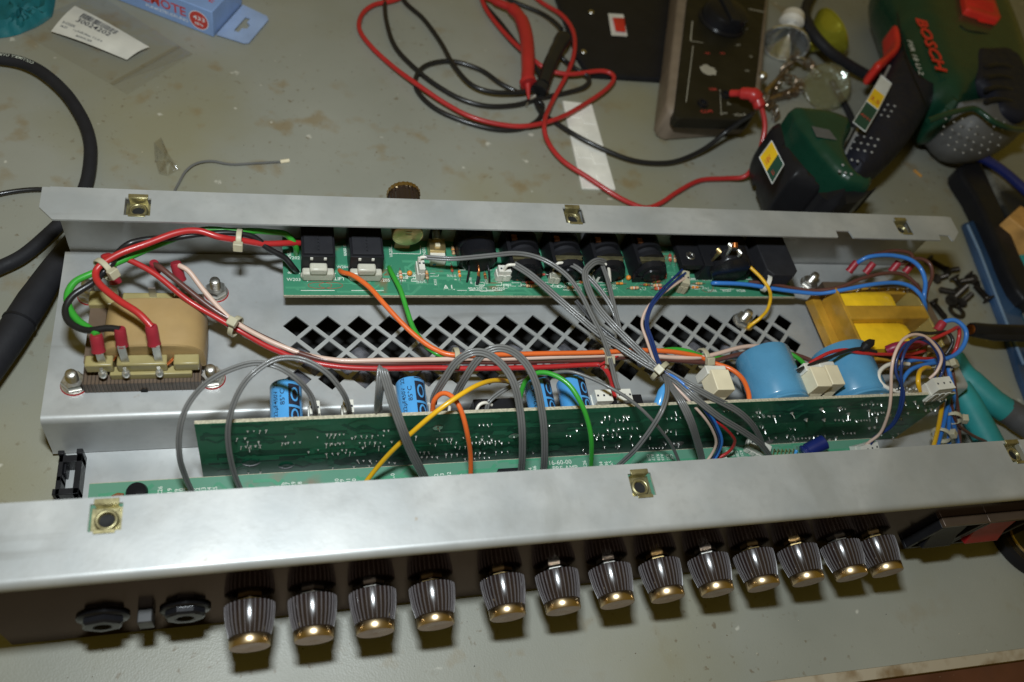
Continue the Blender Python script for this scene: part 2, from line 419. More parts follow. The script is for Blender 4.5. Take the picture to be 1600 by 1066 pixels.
def film_material(name, tint, gl):
    m = bpy.data.materials.new(name); m.use_nodes = True; nt = m.node_tree; nt.nodes.clear()
    N = nt.nodes.new; L = nt.links.new
    o = N('ShaderNodeOutputMaterial'); t = N('ShaderNodeBsdfTransparent'); t.inputs[0].default_value = (*tint, 1)
    g = N('ShaderNodeBsdfGlossy'); g.inputs['Roughness'].default_value = .15; g.inputs[0].default_value = (.9, .9, .92, 1)
    df = N('ShaderNodeBsdfDiffuse'); df.inputs[0].default_value = (.5, .5, .5, 1)
    n = N('ShaderNodeTexNoise'); n.inputs['Scale'].default_value = 60; n.inputs['Detail'].default_value = 3
    geo = N('ShaderNodeNewGeometry'); L(geo.outputs['Position'], n.inputs['Vector'])
    bp = N('ShaderNodeBump'); bp.inputs['Strength'].default_value = .8; bp.inputs['Distance'].default_value = .003; L(n.outputs['Fac'], bp.inputs['Height'])
    L(bp.outputs[0], g.inputs['Normal'])
    a = N('ShaderNodeMixShader'); a.inputs[0].default_value = gl; L(t.outputs[0], a.inputs[1]); L(g.outputs[0], a.inputs[2])
    b = N('ShaderNodeMixShader'); b.inputs[0].default_value = .035; L(a.outputs[0], b.inputs[1]); L(df.outputs[0], b.inputs[2])
    L(b.outputs[0], o.inputs[0]); MATS[name] = m
film_material('film', (.97, .97, .97), .07)
film_material('film_seal', (.97, .97, .97), .2)
film_material('lens_glass', (.86, .92, .86), .16)
film_material('film_crinkle', (.95, .95, .95), .22)

# ------------------------------------------------------------------ the bench (setting)
def bench():
    a, b = P(1189, 1066, 0), P(1600, 1013, 0)
    d = (b - a); d.z = 0; d.normalize(); n = V(-d.y, d.x, 0)
    A = a - d * 900; B = a + d * 1500
    mb = MB()
    tp = [A, B, B + n * 1500, A + n * 1500]
    vs = [(p.x, p.y, 0) for p in tp] + [(p.x, p.y, -14) for p in tp]
    mb.add(vs, [(0,1,2,3), (7,6,5,4), (0,4,5,1), (1,5,6,2), (2,6,7,3), (3,7,4,0)], 'bench', False)
    o = mb.build('bench_top'); o['kind'] = 'structure'
    e = MB(); wv = 5.2
    e.add([A - n*.05 + V(0,0,-.4), B - n*.05 + V(0,0,-.4), B - n*wv + V(0,0,-2.2), A - n*wv + V(0,0,-2.2), A - n*wv + V(0,0,-6), B - n*wv + V(0,0,-6)], [(0,3,2,1), (3,4,5,2)], 'edge_worn', False)
    o = e.build('bench_edge'); o['kind'] = 'structure'
    f = MB()
    f.add([A - n*wv + V(0,0,-6), B - n*wv + V(0,0,-6), B - n*26 + V(0,0,-9), A - n*26 + V(0,0,-9), A - n*30 + V(0,0,-80), B - n*30 + V(0,0,-80)], [(0,3,2,1), (3,4,5,2)], 'wood_dark', False)
    o = f.build('bench_apron'); o['kind'] = 'structure'
bench()

# ------------------------------------------------------------------ the amplifier chassis
EYV = Vector((.05, 1, 0))
XL, XR, ZT, ZD, YW = -95.0, 411.0, 75.0, 30.0, 182.0
amp = thing('amplifier_chassis', (158, 90, 0), 'open zinc-plated amplifier chassis full of circuit boards and wires, ribbed knobs along its front', 'amplifier')

def vent_holes():
    hs = []; x0, y0, px_, py_, hw, hh = 14.0, 135.8, 15.85, 7.8, 6.5, 6.3
    for r in range(5):
        for k in range(19 if r % 2 == 0 else 19):
            x = x0 + px_ * k + (px_ / 2 if r % 2 else 0); y = y0 - py_ * r
            if x > 306: continue
            hs.append([(x - hw, y), (x, y + hh), (x + hw, y), (x, y - hh)])
    return hs
R3 = 3.0
plate([(XL, 92.8 - R3 + 0.2), (XR + 2, 92.8 - R3 + .2), (XR + 2, YW - 1), (XL, YW - 1)], vent_holes(), ZD - 1, ZD, 'zinc').build('deck', amp, label='raised zinc deck with a lattice of diamond vent holes')
arc = [(92.8 - R3 - R3 * math.sin(a), ZD - R3 + R3 * math.cos(a)) for a in [math.pi/2 * k/6 for k in range(7)]]
MB().box((XL + 6, 86, 2.0), (XR - 4, YW - 2, 3.0), 'hole_shade').build('vent_shade_sheet', amp)  # black sheet added below the deck so the vent holes look dark
for x_ in (18, 45, 72, 100, 128, 155, 182, 210, 238, 265, 292):
    MB().lathe([(0, 6), (2, 9), (26, 9), (31, 6), (34, 1.5), (35, .2)], (x_ + random.uniform(-4, 4), 96, 18.5), EYV, 'valve_glass', 20).build('valve', amp)
MB().sheet([(92.8 - R3 + .2, ZD)] + arc + [(85, 4.2), (84.2, 3.0)], XL, XR + 2, 1.0, 'zinc').build('riser', amp)
MB().box((XL + 4, 1.2, 2.0), (XR, 84.0, 3.0), 'zinc').build('tray_floor', amp)
MB().box((XL + 2, YW, ZD - 12), (XR, YW + 1.2, ZT - .9), 'zinc').build('rear_wall', amp)
def nut_hole(x, y, w_=11, d_=10.5): return [(x - w_/2, y - d_/2), (x + w_/2, y - d_/2), (x + w_/2, y + d_/2), (x - w_/2, y + d_/2)]
REAR = [(66,292),(1477,338.5),(1485.6,340),(1490.6,350),(1497.7,363),(1490.6,376.5),(1488,375.6),(1483,368.2),(1467,367),(1470,375.5),(1334,371.5),(1327,361),(1306,360.5),(1310,371),(81,342.5),(61,323.5)]
nuts_rear = [P(215,323,ZT), P(897,337,ZT), P(1412,355,ZT)]
nuts_front = [P(165,808,ZT), P(1003,757,ZT), P(1588,707,ZT)]
plate([tuple(P(u, v, ZT).xy) for u, v in REAR][::-1], [nut_hole(p.x, p.y) for p in nuts_rear], ZT - 1, ZT, 'zinc').build('rear_flange', amp, bev=.25)
ff = plate([(XL - 6, R3), (XR + 3, R3), (XR + 3, 30.8), (XL - 6, 30.8)], [nut_hole(p.x, p.y) for p in nuts_front], ZT - 1, ZT, 'zinc')
arc = [(R3 - R3 * math.sin(a), ZT - R3 + R3 * math.cos(a)) for a in [math.pi/2 * k/8 for k in range(9)]]
ff.sheet(arc + [(0, ZT - R3 - 1)], XL - 6, XR + 3, 1.0, 'zinc')
ff.build('front_flange', amp, label='pale zinc front flange with three captive nuts')
MB().box((XL - 5, .0, 3.2), (XR + 3, 1.1, ZT - R3 - 1.1), 'fascia').build('front_panel', amp, label='dark polished front panel mirroring the knobs')
# captive nuts
def cage_nut():
    mb = MB()
    mb.box((-5.4, -5.1, -4.4), (5.4, 5.1, -3.6), 'gold_zinc')
    mb.box((-3.9, 4.6, -3.8), (3.9, 5.2, .5), 'gold_zinc'); mb.box((-4.2, 4.8, .25), (4.2, 6.9, .9), 'gold_zinc')
    mb.box((-3.7, -5.2, -3.8), (3.7, -4.7, .3), 'gold_zinc'); mb.box((-3.6, -6.3, .2), (3.6, -4.9, .6), 'gold_zinc')
    ring = [(-3.7, 4.3), (-2.2, 4.1), (-1.7, 3.5), (-1.75, 3.0), (-2.1, 2.75), (-2.3, 2.95), (-2.6, 2.7), (-2.8, 2.9), (-3.2, 2.65), (-3.4, 2.75), (-3.5, 2.6)]
    mb.lathe(ring, (0, -.3, 0), (0, 0, 1), 'gold_zinc', 22, caps=False)
    mb.lathe([(-3.45, 2.7), (-3.44, .01)], (0, -.3, 0), (0, 0, 1), 'hole_shade', 22, caps=False)  # black disc laid on the plate as the shade of the bore
    return mb
o0 = None
for p in nuts_rear + nuts_front:
    if o0 is None:
        o0 = cage_nut().build('cage_nut', amp, bev=.2); off = WLOC[o0.name].copy(); put(o0, amp, p + off)
    else: dup(o0, amp, p + off)

# control knobs
def knob_mb():
    mb = MB(); L, n = 13.2, 44
    rb, rt = 9.4, 7.7
    prof = [(0, 8.6), (.5, rb), (3, rb), (8, rb - .55), (L - .4, rt), (L, rt - .2)]
    mb.lathe(prof, (0, -1.9, 0), (0, -1, 0), 'knob_brown', n, ref=(0, 0, 1))
    for k in range(30):                                         # moulded ribs, their paler colour stands for caught light
        a = 2 * math.pi * k / 30
        rad = V(math.sin(a), 0, math.cos(a)); tan = V(math.cos(a), 0, -math.sin(a)); pts = []
        for (t, r), wd in zip([(.5, rb), (3, rb), (8, rb - .55), (L - .3, rt)], (.27, .27, .23, .2)):
            c = rad * (r - .1) + V(0, -1.9 - t, 0)
            pts += [c - tan * wd, c + rad * .62 - tan * wd * .7, c + rad * .62 + tan * wd * .7, c + tan * wd]
        fs = [(4*i+j, 4*i+j+1, 4*i+j+5, 4*i+j+4) for i in range(3) for j in range(3)] + [(0,1,2,3), (15,14,13,12)]
        mb.add(pts, [tuple(reversed(f)) for f in fs], 'knob_rib_glint', False)
    return mb
def knob_cap_mb():
    return MB().lathe([(0, 7.9), (.3, 8.05), (3.5, 7.9), (3.9, 7.6), (3.95, 6.2), (3.7, 1.2), (3.6, .01)], (0, -1.9 - 13.2, 0), (0, -1, 0), 'brass', 40, caps=False, ms=['brass', 'brass', 'brass', 'brass_end_dim', 'brass_end_dim', 'brass_end_dim'])
def knob_nut_mb(m):
    mb = MB(); mb.lathe([(0, 5.2), (1.7, 5.2)], (0, -.4, 0), (0, -1, 0), m, 6); mb.lathe([(0, 3), (3.4, 3)], (0, -.2, 0), (0, -1, 0), 'steel', 14)
    return mb
KX = [-8.2, 16.4, 41.0, 66.3, 97.9, 123.4, 149.3, 174.5, 200.3, 225.2, 250.3, 275.6, 297.2]
ZK = 33.5
kp, cp = knob_mb().mesh('knob'), knob_cap_mb().mesh('knob_cap')
npb = {m: knob_nut_mb(m).mesh('knob_nut') for m in ('brass_dull', 'tin')}
for i, x in enumerate(KX):
    o = bpy.data.objects.new('knob', kp[0]); C.objects.link(o); b0 = V(x, 0, ZK); put(o, amp, b0 + kp[1])
    o.rotation_euler = (0, random.uniform(0, .28), 0)
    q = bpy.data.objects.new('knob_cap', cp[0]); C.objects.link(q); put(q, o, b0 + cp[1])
    me, c = npb['tin' if i in (1, 2, 5, 6, 8, 11) else 'brass_dull']
    q = bpy.data.objects.new('knob_nut', me); C.objects.link(q); put(q, o, b0 + c)
# rear panel knob
rk = MB(); rk.lathe([(0, 8.2), (8, 8.0), (11, 7.6)], (70.5, YW + 5, 61), (0, 1, 0), 'knob_brown', 48, flute=1, fl_amp=.06)
rk.lathe([(0, 8.6), (2.4, 8.6)], (70.5, YW + 15.6, 61), (0, 1, 0), 'brass', 48, flute=1, fl_amp=.05)
rk.build('rear_knob', amp)
# front jack nuts, push button
for u, v in ((162, 958), (290, 950)):
    p = P(u, v, 31); mb = MB(); o_ = V(p.x, 0, 31)
    mb.lathe([(0, 9.6), (1.0, 9.6), (1.6, 8.8)], o_, (0, -1, 0), 'black_gloss', 30)
    mb.lathe([(1.4, 8.0), (3.4, 8.0), (4.3, 7.0), (4.4, 4.2), (1.5, 3.9), (1.4, .01)], o_, (0, -1, 0), 'black_gloss', 6 if u < 200 else 8, caps=False, ref=(.2 if u < 200 else .5, 0, 1))
    mb.lathe([(4.3, 3.4), (4.35, 3.9), (3.5, 3.3), (1, 3.2), (.9, .01)], o_, (0, -1, 0), 'black_gloss', 20, caps=False)
    mb.build('input_jack', amp)
p = P(229, 962, 30); MB().box((p.x - 2.7, -5.2, 25.5), (p.x + 2.7, .0, 35), 'button_dark').build('push_button', amp, bev=.4)
# rocker switches at the right
for x0, x1, c in ((324, 352, 'black_gloss'), (352.4, 384, 'rocker_red_shaded')):
    mb = MB(); y0 = -4.6
    for lo, hi in (((x0, y0, 52), (x1, 0, 54.5)), ((x0, y0, 21), (x1, 0, 23)), ((x0, y0, 23), (x0 + 2.6, 0, 52)), ((x1 - 2.6, y0, 23), (x1, 0, 52))):
        mb.box(lo, hi, 'fascia_rim' if lo[2] > 50 else 'black')
    mb.box((x0 + 2.6, -.8, 23), (x1 - 2.6, -.1, 52), 'black_matt')
    o = mb.build('rocker_switch', amp, bev=.3, label='red rocker switch' if c == 'rocker_red_shaded' else 'black rocker switch')
    xa, xb = x0 + 4.6, x1 - 4.6
    q = MB(); q.add([(xa, -1, 25), (xb, -1, 25), (xb, -1, 48), (xa, -1, 48), (xa, -7.4, 28), (xb, -7.4, 28), (xb, -4.2, 36), (xa, -4.2, 36), (xa, -2.2, 48), (xb, -2.2, 48)],
                  [(0,1,5,4), (4,5,6,7), (7,6,9,8), (0,4,7,8,3), (1,2,9,6,5), (3,8,9,2)], c, False)
    q.build('rocker', o, bev=.5)
# tray clip (black plastic board support at the left end)
mb = MB()
for lo, hi in (((-90, 75.5, 3), (-80.5, 79, 12)), ((-83, 60, 3), (-80.5, 79, 12)), ((-90, 66.5, 3), (-88, 79, 12)), ((-91, 60, 3), (-80.5, 63, 12)), ((-90, 60, 3), (-88, 69, 12)), ((-88, 71, 3), (-87, 76, 10)), ((-90.5, 79, 3), (-88, 81, 13)), ((-83, 79, 3), (-80.5, 81.5, 13))):
    mb.box(lo, hi, 'black')
mb.build('board_clip', amp, bev=.3)
# bolts on the deck
def bolt(p, red):
    mb = MB()
    if red: mb.lathe([(0, 6.0), (.7, 5.6)], p, (0, 0, 1), 'red_varnish', 20)
    mb.lathe([(.1, 5.6), (1.2, 5.6)], p, (0, 0, 1), 'steel', 24)
    mb.lathe([(1.2, 4.9), (1.8, 5.2), (3.8, 5.2), (4.6, 4.6)], p, (0, 0, 1), 'steel', 6, ref=(random.random(), random.random(), 0))
    pr = [(4.6, 2.4)]
    for k in range(7): pr += [(4.9 + k*.75, 2.55), (5.25 + k*.75, 2.2)]
    pr += [(10.4, 2.2), (10.8, 1.6)]
    mb.lathe(pr, p, V(random.uniform(-.05, .05), random.uniform(-.05, .05), 1), 'steel', 16)
    return mb
for q, red in (((338, 458), 1), ((117, 601), 1), ((332, 592), 1), ((142, 462), 1), ((1158, 503), 0), ((1262, 445), 0)):
    p = P(q[0], q[1], ZD); bolt(V(p.x, p.y, ZD), red).build('bolt', amp)

# ------------------------------------------------------------------ circuit boards
ZR = 44.0
def board_traces(mb, n, fn, m, rng, wd=(.5, 1.1)):
    """etched copper tracks: fn maps board (s, t) to a point and gives the two board axes"""
    for _ in range(n):
        s0, t0, s1, t1 = rng
        p = Vector((random.uniform(s0, s1), random.uniform(t0, t1))); wv = random.uniform(*wd) / 2
        d = random.choice([(1, 0), (-1, 0), (.7, .7), (.7, -.7), (0, 1)])
        for seg in range(random.randint(2, 4)):
            L = random.uniform(4, 22) if abs(d[0]) == 1 else random.uniform(2, 6)
            q = p + Vector(d) * L
            q.x = min(max(q.x, s0), s1); q.y = min(max(q.y, t0), t1)
            dd = q - p
            if dd.length < .5: break
            dd.normalize(); nn = Vector((-dd.y, dd.x)) * wv
            ez = (fn(1, 0) - fn(0, 0)).cross(fn(0, 1) - fn(0, 0)) * (-.004 - .07 * random.random()) * (1 if fn(0, 0).y > 50 and abs(fn(0, 1).z - fn(0, 0).z) > .5 else -1)
            ez = ez if ez.y <= 0 else -ez
            mb.add([fn(*(p - nn)) + ez, fn(*(q - nn)) + ez, fn(*(q + nn)) + ez, fn(*(p + nn)) + ez], [(0,1,2,3)], m, False)
            p = q; d = random.choice([(1, 0), (.7, .7), (.7, -.7)])
rear = MB().box((8, 144.5, ZR - 1.6), (303, YW - .5, ZR - .1), 'pcb_edge').box((8.02, 144.9, ZR - .1), (302.98, YW - .5, ZR), 'pcb_rear').build('circuit_board', amp, label='green rear circuit board carrying the sockets')
rt = MB(); board_traces(rt, 120, lambda s, t: V(s, t, ZR + .03), 'pcb_rear_trace', (9, 145.5, 302, 180), (.6, 1.6))
rt.build('copper_tracks', rear, kind='stuff')
EX, EY, EZ = V(1, 0, 0), V(0, 1, 0), V(0, 0, 1)
def silk_line(mb, a, b, wd=.35, up=EZ, m='silk'):
    d = (b - a).normalized(); n = up.cross(d) * wd / 2
    mb.add([a - n, b - n, b + n, a + n], [(0,1,2,3)], m, False)
def silk_poly(mb, uvs, z, closed=False, wd=.35, m='silk'):
    q = [P(u, v, z) for u, v in uvs]
    for a, b in zip(q, q[1:] + (q[:1] if closed else [])): silk_line(mb, a, b, wd, m=m)
sk = MB(); zs = ZR + .06
for s, u, v, sz in (('W203', 448, 439, 2.7), ('JS201', 480, 439, 2.7), ('KLIFT', 517, 438, 2.9), ('J202', 556, 438, 2.7), ('W205', 589, 440, 2.7), ('A.I.', 693, 453, 4.6), ('XLR201', 732, 453, 2.4), ('CN202', 769, 453, 2.4),
                    ('W204', 526, 419, 2.4), ('0V', 602, 420, 3.0), ('W202', 447, 405, 2.7), ('C202', 786, 447, 2.2), ('C206', 950, 441, 2.2), ('R212', 955, 452, 2.0), ('W206', 1106, 456, 2.4), ('W207', 1129, 456, 2.4), ('W208', 1151, 456, 2.4), ('CN205', 1072, 448, 2.0), ('C208', 862, 449, 2.0)):
    text(sk, s, P(u, v, zs), sz, EX, EY, 'silk')
for s, u, v, sz in (('16\u03a9', 455, 404, 2.9), ('8', 456, 428, 2.9), ('R201', 638, 436, 2.0), ('C201', 650, 436, 2.0), ('R202', 683, 446, 2.0), ('R203', 703, 436, 1.9), ('R204', 708, 436, 1.9), ('R207', 714, 438, 1.9), ('VR201', 614, 402, 2.5), ('LK201', 720, 438, 1.8), ('CN201', 666, 402, 2.3), ('(8178)', 738, 444, 1.7), ('(8228)', 762, 444, 1.7)):
    text(sk, s, P(u, v, zs), sz, EY, -EX, 'silk')
text(sk, '8 ohm', P(536, 382, zs), 3.0, -EY, EX, 'silk')
for s, dx in (('amplification', 0),):
    a = P(1076, 439, zs); text(sk, s, a, 4.4, V(1, 0, 0), V(.25, 1, 0), 'silk', fit=19)
for a in ([(468,428),(468,422),(524,428),(524,424)], [(612,382),(612,396),(657,397),(657,384)], [(716,378),(717,422),(770,422),(770,406)], [(789,378),(794,402)], [(856,380),(862,412)], [(916,382),(925,414)], [(982,384),(993,428)], [(1060,415),(1092,415)], [(1100,421),(1152,422),(1151,417)], [(1188,397),(1199,428)], [(470,454),(523,454)], [(549,454),(600,454)], [(714,454),(785,454)], [(880,453),(904,454)], [(704,376),(717,377)], [(1060,386),(1078,386)]):
    silk_poly(sk, a, zs)
for k in range(4):
    u = 1139 + k * 9.2; silk_poly(sk, [(u, 428), (u + 9.2, 428), (u + 10.2, 436.5), (u + 1, 436.5)], zs, True)
for u, v in ((500, 446), (517, 446)):
    c = P(u, v, zs); q = [c + V(4.5 * math.cos(a) * 1.3, 2.0 * math.sin(a), 0) for a in [2*math.pi*k/18 for k in range(18)]]
    for a, b in zip(q, q[1:] + q[:1]): silk_line(sk, a, b, .3, m='red_mark')
for u, v, r in ((1103, 447, 4.5),):
    c = P(u, v, zs); q = [c + V(r * math.cos(a), r * math.sin(a), 0) for a in [2*math.pi*k/22 for k in range(22)]]
    for a, b in zip(q, q[1:] + q[:1]): silk_line(sk, a, b, .3, m='red_mark')
sk.build('silkscreen', rear, kind='stuff')

def resistor(p, d, L, r, body, bands, legs=2.0, z=None):
    d = Vector(d).normalized(); p = Vector(p); mb = MB()
    prof = [(-L/2, .2), (-L/2 + .1, r*.8), (-L/2 + L*.14, r), (-L/2 + L*.28, r*.86)]
    prof += [(L/2 - L*.28, r*.86), (L/2 - L*.14, r), (L/2 - .1, r*.8), (L/2, .2)]
    mb.lathe(prof, p, d, body, 10)
    for k, b in enumerate(bands):
        t = -L*.33 + k * L*.19; mb.lathe([(t, r*1.03), (t + L*.08, r*1.03)], p, d, b, 10)
    for s in (-1, 1):
        a = p + d * (L/2) * s; mb.tube([a, a + d * s * legs, a + d * s * (legs + .3) - EZ * (r + .2)], .22, 'tin', 6)
    return mb
BANDS = [('res_brown', 'black', 'cap_orange'), ('res_red', 'w_yellow', 'res_brown'), ('cap_orange', 'w_white', 'res_red'), ('res_brown', 'w_green', 'res_red')]
sk2 = MB()
def put_res(u, v, ang, L=5.2, r=.95, body='res_tan', board=rear, z=ZR):
    resistor(P(u, v, z + r + .1), (math.cos(math.radians(ang)), math.sin(math.radians(ang)), 0), L, r, body, random.choice(BANDS)).build('resistor', board)
for u, v, a in ((626, 430, 90), (667, 430, 90), (708, 392, 90), (788, 403, 90), (828, 434, 0), (828, 441, 0), (829, 447, 0), (893, 449, 8), (991, 450, 3), (1023, 434, 3), (1025, 440, 3), (1027, 446, 3), (1029, 451, 3), (1047, 403, 75), (1055, 404, 75), (1217, 400, 80)):
    put_res(u, v, a, body=random.choice(['res_tan', 'res_tan', 'res_brown', 'res_red']) if u > 800 else 'res_tan')
for k, (u, v, a) in enumerate(((812, 431, 0), (812, 437, 0), (846, 429, 0), (848, 446, 0), (876, 431, 0), (910, 441, 0), (906, 433, 0), (968, 443, 0), (1003, 431, 0), (1010, 445, 0), (1040, 431, 70), (1086, 449, 0), (1092, 443, 0), (758, 431, 90), (748, 431, 90), (960, 434, 0), (1160, 427, 0), (1176, 431, 90), (706, 420, 90), (718, 428, 90))):
    put_res(u, v, a, L=4.2, r=.75, body=('res_tan', 'res_brown', 'res_red', 'cap_orange')[k % 4])
for k in range(46):                                         # small printed outlines between the parts
    u, v = random.uniform(610, 1180), random.uniform(426, 452); w_, h_ = random.uniform(5, 15), random.uniform(3, 6)
    silk_poly(sk2, [(u, v), (u + w_, v + w_*.02), (u + w_, v + h_), (u, v + h_)], ZR + .05, random.random() < .6, .28)
    if k % 2: text(sk2, random.choice(['R2', 'C2', 'D2', 'R22', 'C21', 'TR2']) + str(k % 9), P(u + w_ + 1, v + h_, ZR + .05), 1.7, EX, EY, 'silk')
sk2.build('silkscreen', rear, kind='stuff')
for u, v in ((640, 427), (853, 400), (920, 399), (984, 402), (895, 432), (982, 434)):
    MB().sphere(P(u, v, ZR + 1.6), 1.5, 'cap_orange', 10).cyl(P(u, v, ZR), P(u, v, ZR + 1), .4, 'tin', 6).build('disc_capacitor', rear)
for u, v in ((991, 437), (930, 430)):
    p = P(u, v, ZR); MB().lathe([(0, 2.4), (4, 2.4)], (p.x, p.y, ZR + 1.2), EZ, 'black', 14, a0=0, a1=2*math.pi).box((p.x-2.4, p.y-2.4, ZR+.8), (p.x+2.4, p.y-1.2, ZR+5.2), 'black').build('transistor', rear)
# speaker jacks
for u0, u1 in ((470, 523), (545, 598)):
    xa, xb = P(u0 + 1, 400, 55).x, P(u1, 400, 55).x
    mb = MB(); mb.box((xa, 157.5, ZR + .5), (xb, 181, 59), 'black')
    mb.box((xa + 1.2, 158.5, 59), (xb - 1.2, 170, 60.2), 'black_matt')
    for k in range(2): mb.box((xa + 4.0 + k*6.6, 156.9, 56.6), (xa + 5.4 + k*6.6, 157.6, 58.2), 'nylon_white')
    for k in range(5): mb.box(((xa+xb)/2 - .4, 160 + k*2.2, 60.2), ((xa+xb)/2 + .4, 161 + k*2.2, 60.5), 'black')
    o = mb.build('speaker_jack', rear, bev=.5)
    f = MB(); f.box((xa + .3, 153.2, ZR + .3), (xb - .3, 157.4, 50.5), 'milk'); f.box((xa + 3.8, 152.6, 50), (xb - 3.8, 157.4, 54.5), 'milk'); f.box((xa - .4, 154.5, ZR + .3), (xb + .4, 157.4, 47), 'milk')
    f.build('speaker_jack_front', rear, bev=.9)
# rear pot
pc = PY(637, 369, 169); mb = MB()
mb.lathe([(0, 7.4), (.4, 8.0), (6.5, 8.0), (6.8, 8.6), (8, 8.6)], pc, EY, 'brass_dull', 36)
mb.box((pc.x - 1.2, 168.7, pc.z + 1), (pc.x + 1.8, 169, pc.z + 1.5), 'gold_zinc').box((pc.x - 1.2, 168.7, pc.z + 3), (pc.x + 1.8, 169, pc.z + 3.5), 'gold_zinc')
mb.box((pc.x - 4, 176, ZR), (pc.x + 4, 177.2, pc.z), 'res_tan').cyl(pc + V(0, 8, 0), pc + V(0, 20, 0), 3.4, 'brass_dull')
mb.build('potentiometer', rear)
# small slide switch
p = P(681, 402, ZR)
MB().box((p.x - 4.0, p.y - 6, ZR), (p.x + 4.0, p.y - 1.0, ZR + 5), 'nylon_white').box((p.x - 2.5, p.y - 6.1, ZR + .4), (p.x - .8, p.y - 5.9, ZR + 2), 'cap_blue').box((p.x - 4.3, p.y - 1, ZR), (p.x + 4.3, p.y + 7, ZR + 7), 'brass_dull').box((p.x - 1.3, p.y + 1, ZR + 7), (p.x + 1.3, p.y + 3.4, ZR + 8.2), 'cream').cyl((p.x, p.y + 6, ZR + 7), (p.x, p.y + 14, ZR + 9), 2.2, 'steel').box((p.x - 3.2, p.y + 11, ZR), (p.x + 3.2, 181, ZR + 14), 'black').build('slide_switch', rear, bev=.4)
# round socket
xa, xb = P(722, 400, 56).x, P(779, 400, 56).x; xc = (xa + xb) / 2; r_ = (xb - xa) / 2
mb = MB(); mb.lathe([(0, r_ - 1.2), (1, r_), (7, r_), (7.5, r_ - .8), (9, r_ - .8), (9.5, r_), (20, r_ + .3)], (xc, 161, ZR + 8), EY, 'black_gloss', 28)
mb.box((xc - r_, 163, ZR), (xc + r_, 181, ZR + 8), 'black'); mb.lathe([(0, r_ * .62), (.8, r_ * .6)], (xc, 160.2, ZR + 7), EY, 'black', 20)
for k, c in ((-5, 'black'), (0, 'copper'), (5, 'black')):
    mb.tube(spline([(xc + k, 161, ZR + 6), (xc + k * 1.1, 157.5, ZR + 5), (xc + k * 1.25, 153.5, ZR + .2)], 5), .55, c, 8)
mb.tube([(xc + 0, 155.5, ZR + 2.6), (xc - 1, 151.8, ZR + .4)], .9, 'black', 8)
mb.build('round_socket', rear)
# four jack sockets
for u in (823, 889, 953, 1018):
    xc = P(u, 412, 54).x
    mb = MB(); mb.box((xc - 9.5, 156, ZR + .2), (xc + 9.5, 181, ZR + 7), 'black'); mb.box((xc - 10.4, 157, ZR + .2), (xc - 8.4, 181, ZR + 14), 'black')
    zc = ZR + 6.5
    mb.lathe([(0, 5.2), (1.0, 5.6), (1.2, 8.8), (4.5, 9.6), (4.6, 7.5)], (xc, 153.5, zc), EY, 'black_gloss', 12, ref=(.26, 0, 1))
    for y0 in (162, 169, 175): mb.lathe([(0, 7.6), (.1, 9.7), (3.2, 9.7), (3.3, 7.6)], (xc, y0, zc), EY, 'black', 24)
    mb.lathe([(0, 7.4), (24, 7.4)], (xc, 157, zc), EY, 'black_matt', 20)
    o = mb.build('jack_socket', rear)
    s = MB(); s.box((xc - 8.8, 158.3, zc + 5), (xc + 6, 159.2, zc + 8.3), 'gold_zinc'); s.add([(xc - 8.8, 158.4, zc + 8.3), (xc + 5, 158.4, zc + 8.3), (xc + 7.5, 161.9, zc + 7.4), (xc - 8.8, 161.9, zc + 7.4)], [(0,1,2,3)], 'gold_zinc', False)
    s.box((xc - 7.5, 171, zc + 8), (xc - 4.5, 174, zc + 9.4), 'copper')
    s.build('jack_contact', rear)
# chassis socket with pins at the right of the board
mb = MB(); a = P(1060, 380, 57)
xa = P(1062, 400, 56).x; xb = P(1096, 405, 56).x; xr = P(1172, 405, 56).x
mb.box((xa, 158, 52), (xb + 1, 181, 56), 'black'); mb.box((xb, 156.5, ZR + .2), (xr, 181, 58), 'black'); mb.lathe([(0, 11.5), (1, 12.2), (10, 12.2)], ((xb + xr)/2 + .5, 154.5, 56), EY, 'black_gloss', 10)
mb.lathe([(0, 2.9), (.4, 2.7), (.2, 1.3), (-1, 1.2)], ((xa + xb)/2 + .5, 165, 56), EZ, 'steel', 20, caps=False)
for k, (u, v, ub, vb) in enumerate(((1124, 394, 1104, 419), (1142, 386, 1124, 420), (1156, 396, 1144, 419))):
    t = PY(u, v, 154.4); b = P(ub, vb, ZR + .3); mb.tube([t + V(0, 2, 0), t, t*.6 + b*.4, b], [1.5, 1.3, .9, .5], 'brass_dull' if k == 0 else 'tin', 8)
mb.cyl(PY(1148, 380, 154.6), PY(1148, 388, 152), 1.7, 'copper')
mb.build('chassis_socket', rear, bev=.4)
xa, xb = P(1186, 400, 58).x, P(1232, 400, 58).x
MB().prism([(xa, 152.5), (xa + 3.5, 148.8), (xb - 3.5, 148.5), (xb, 152), (xb, 181), (xa, 181)], ZR + .2, 60, 'black_matt').build('power_inlet', rear, bev=.6)
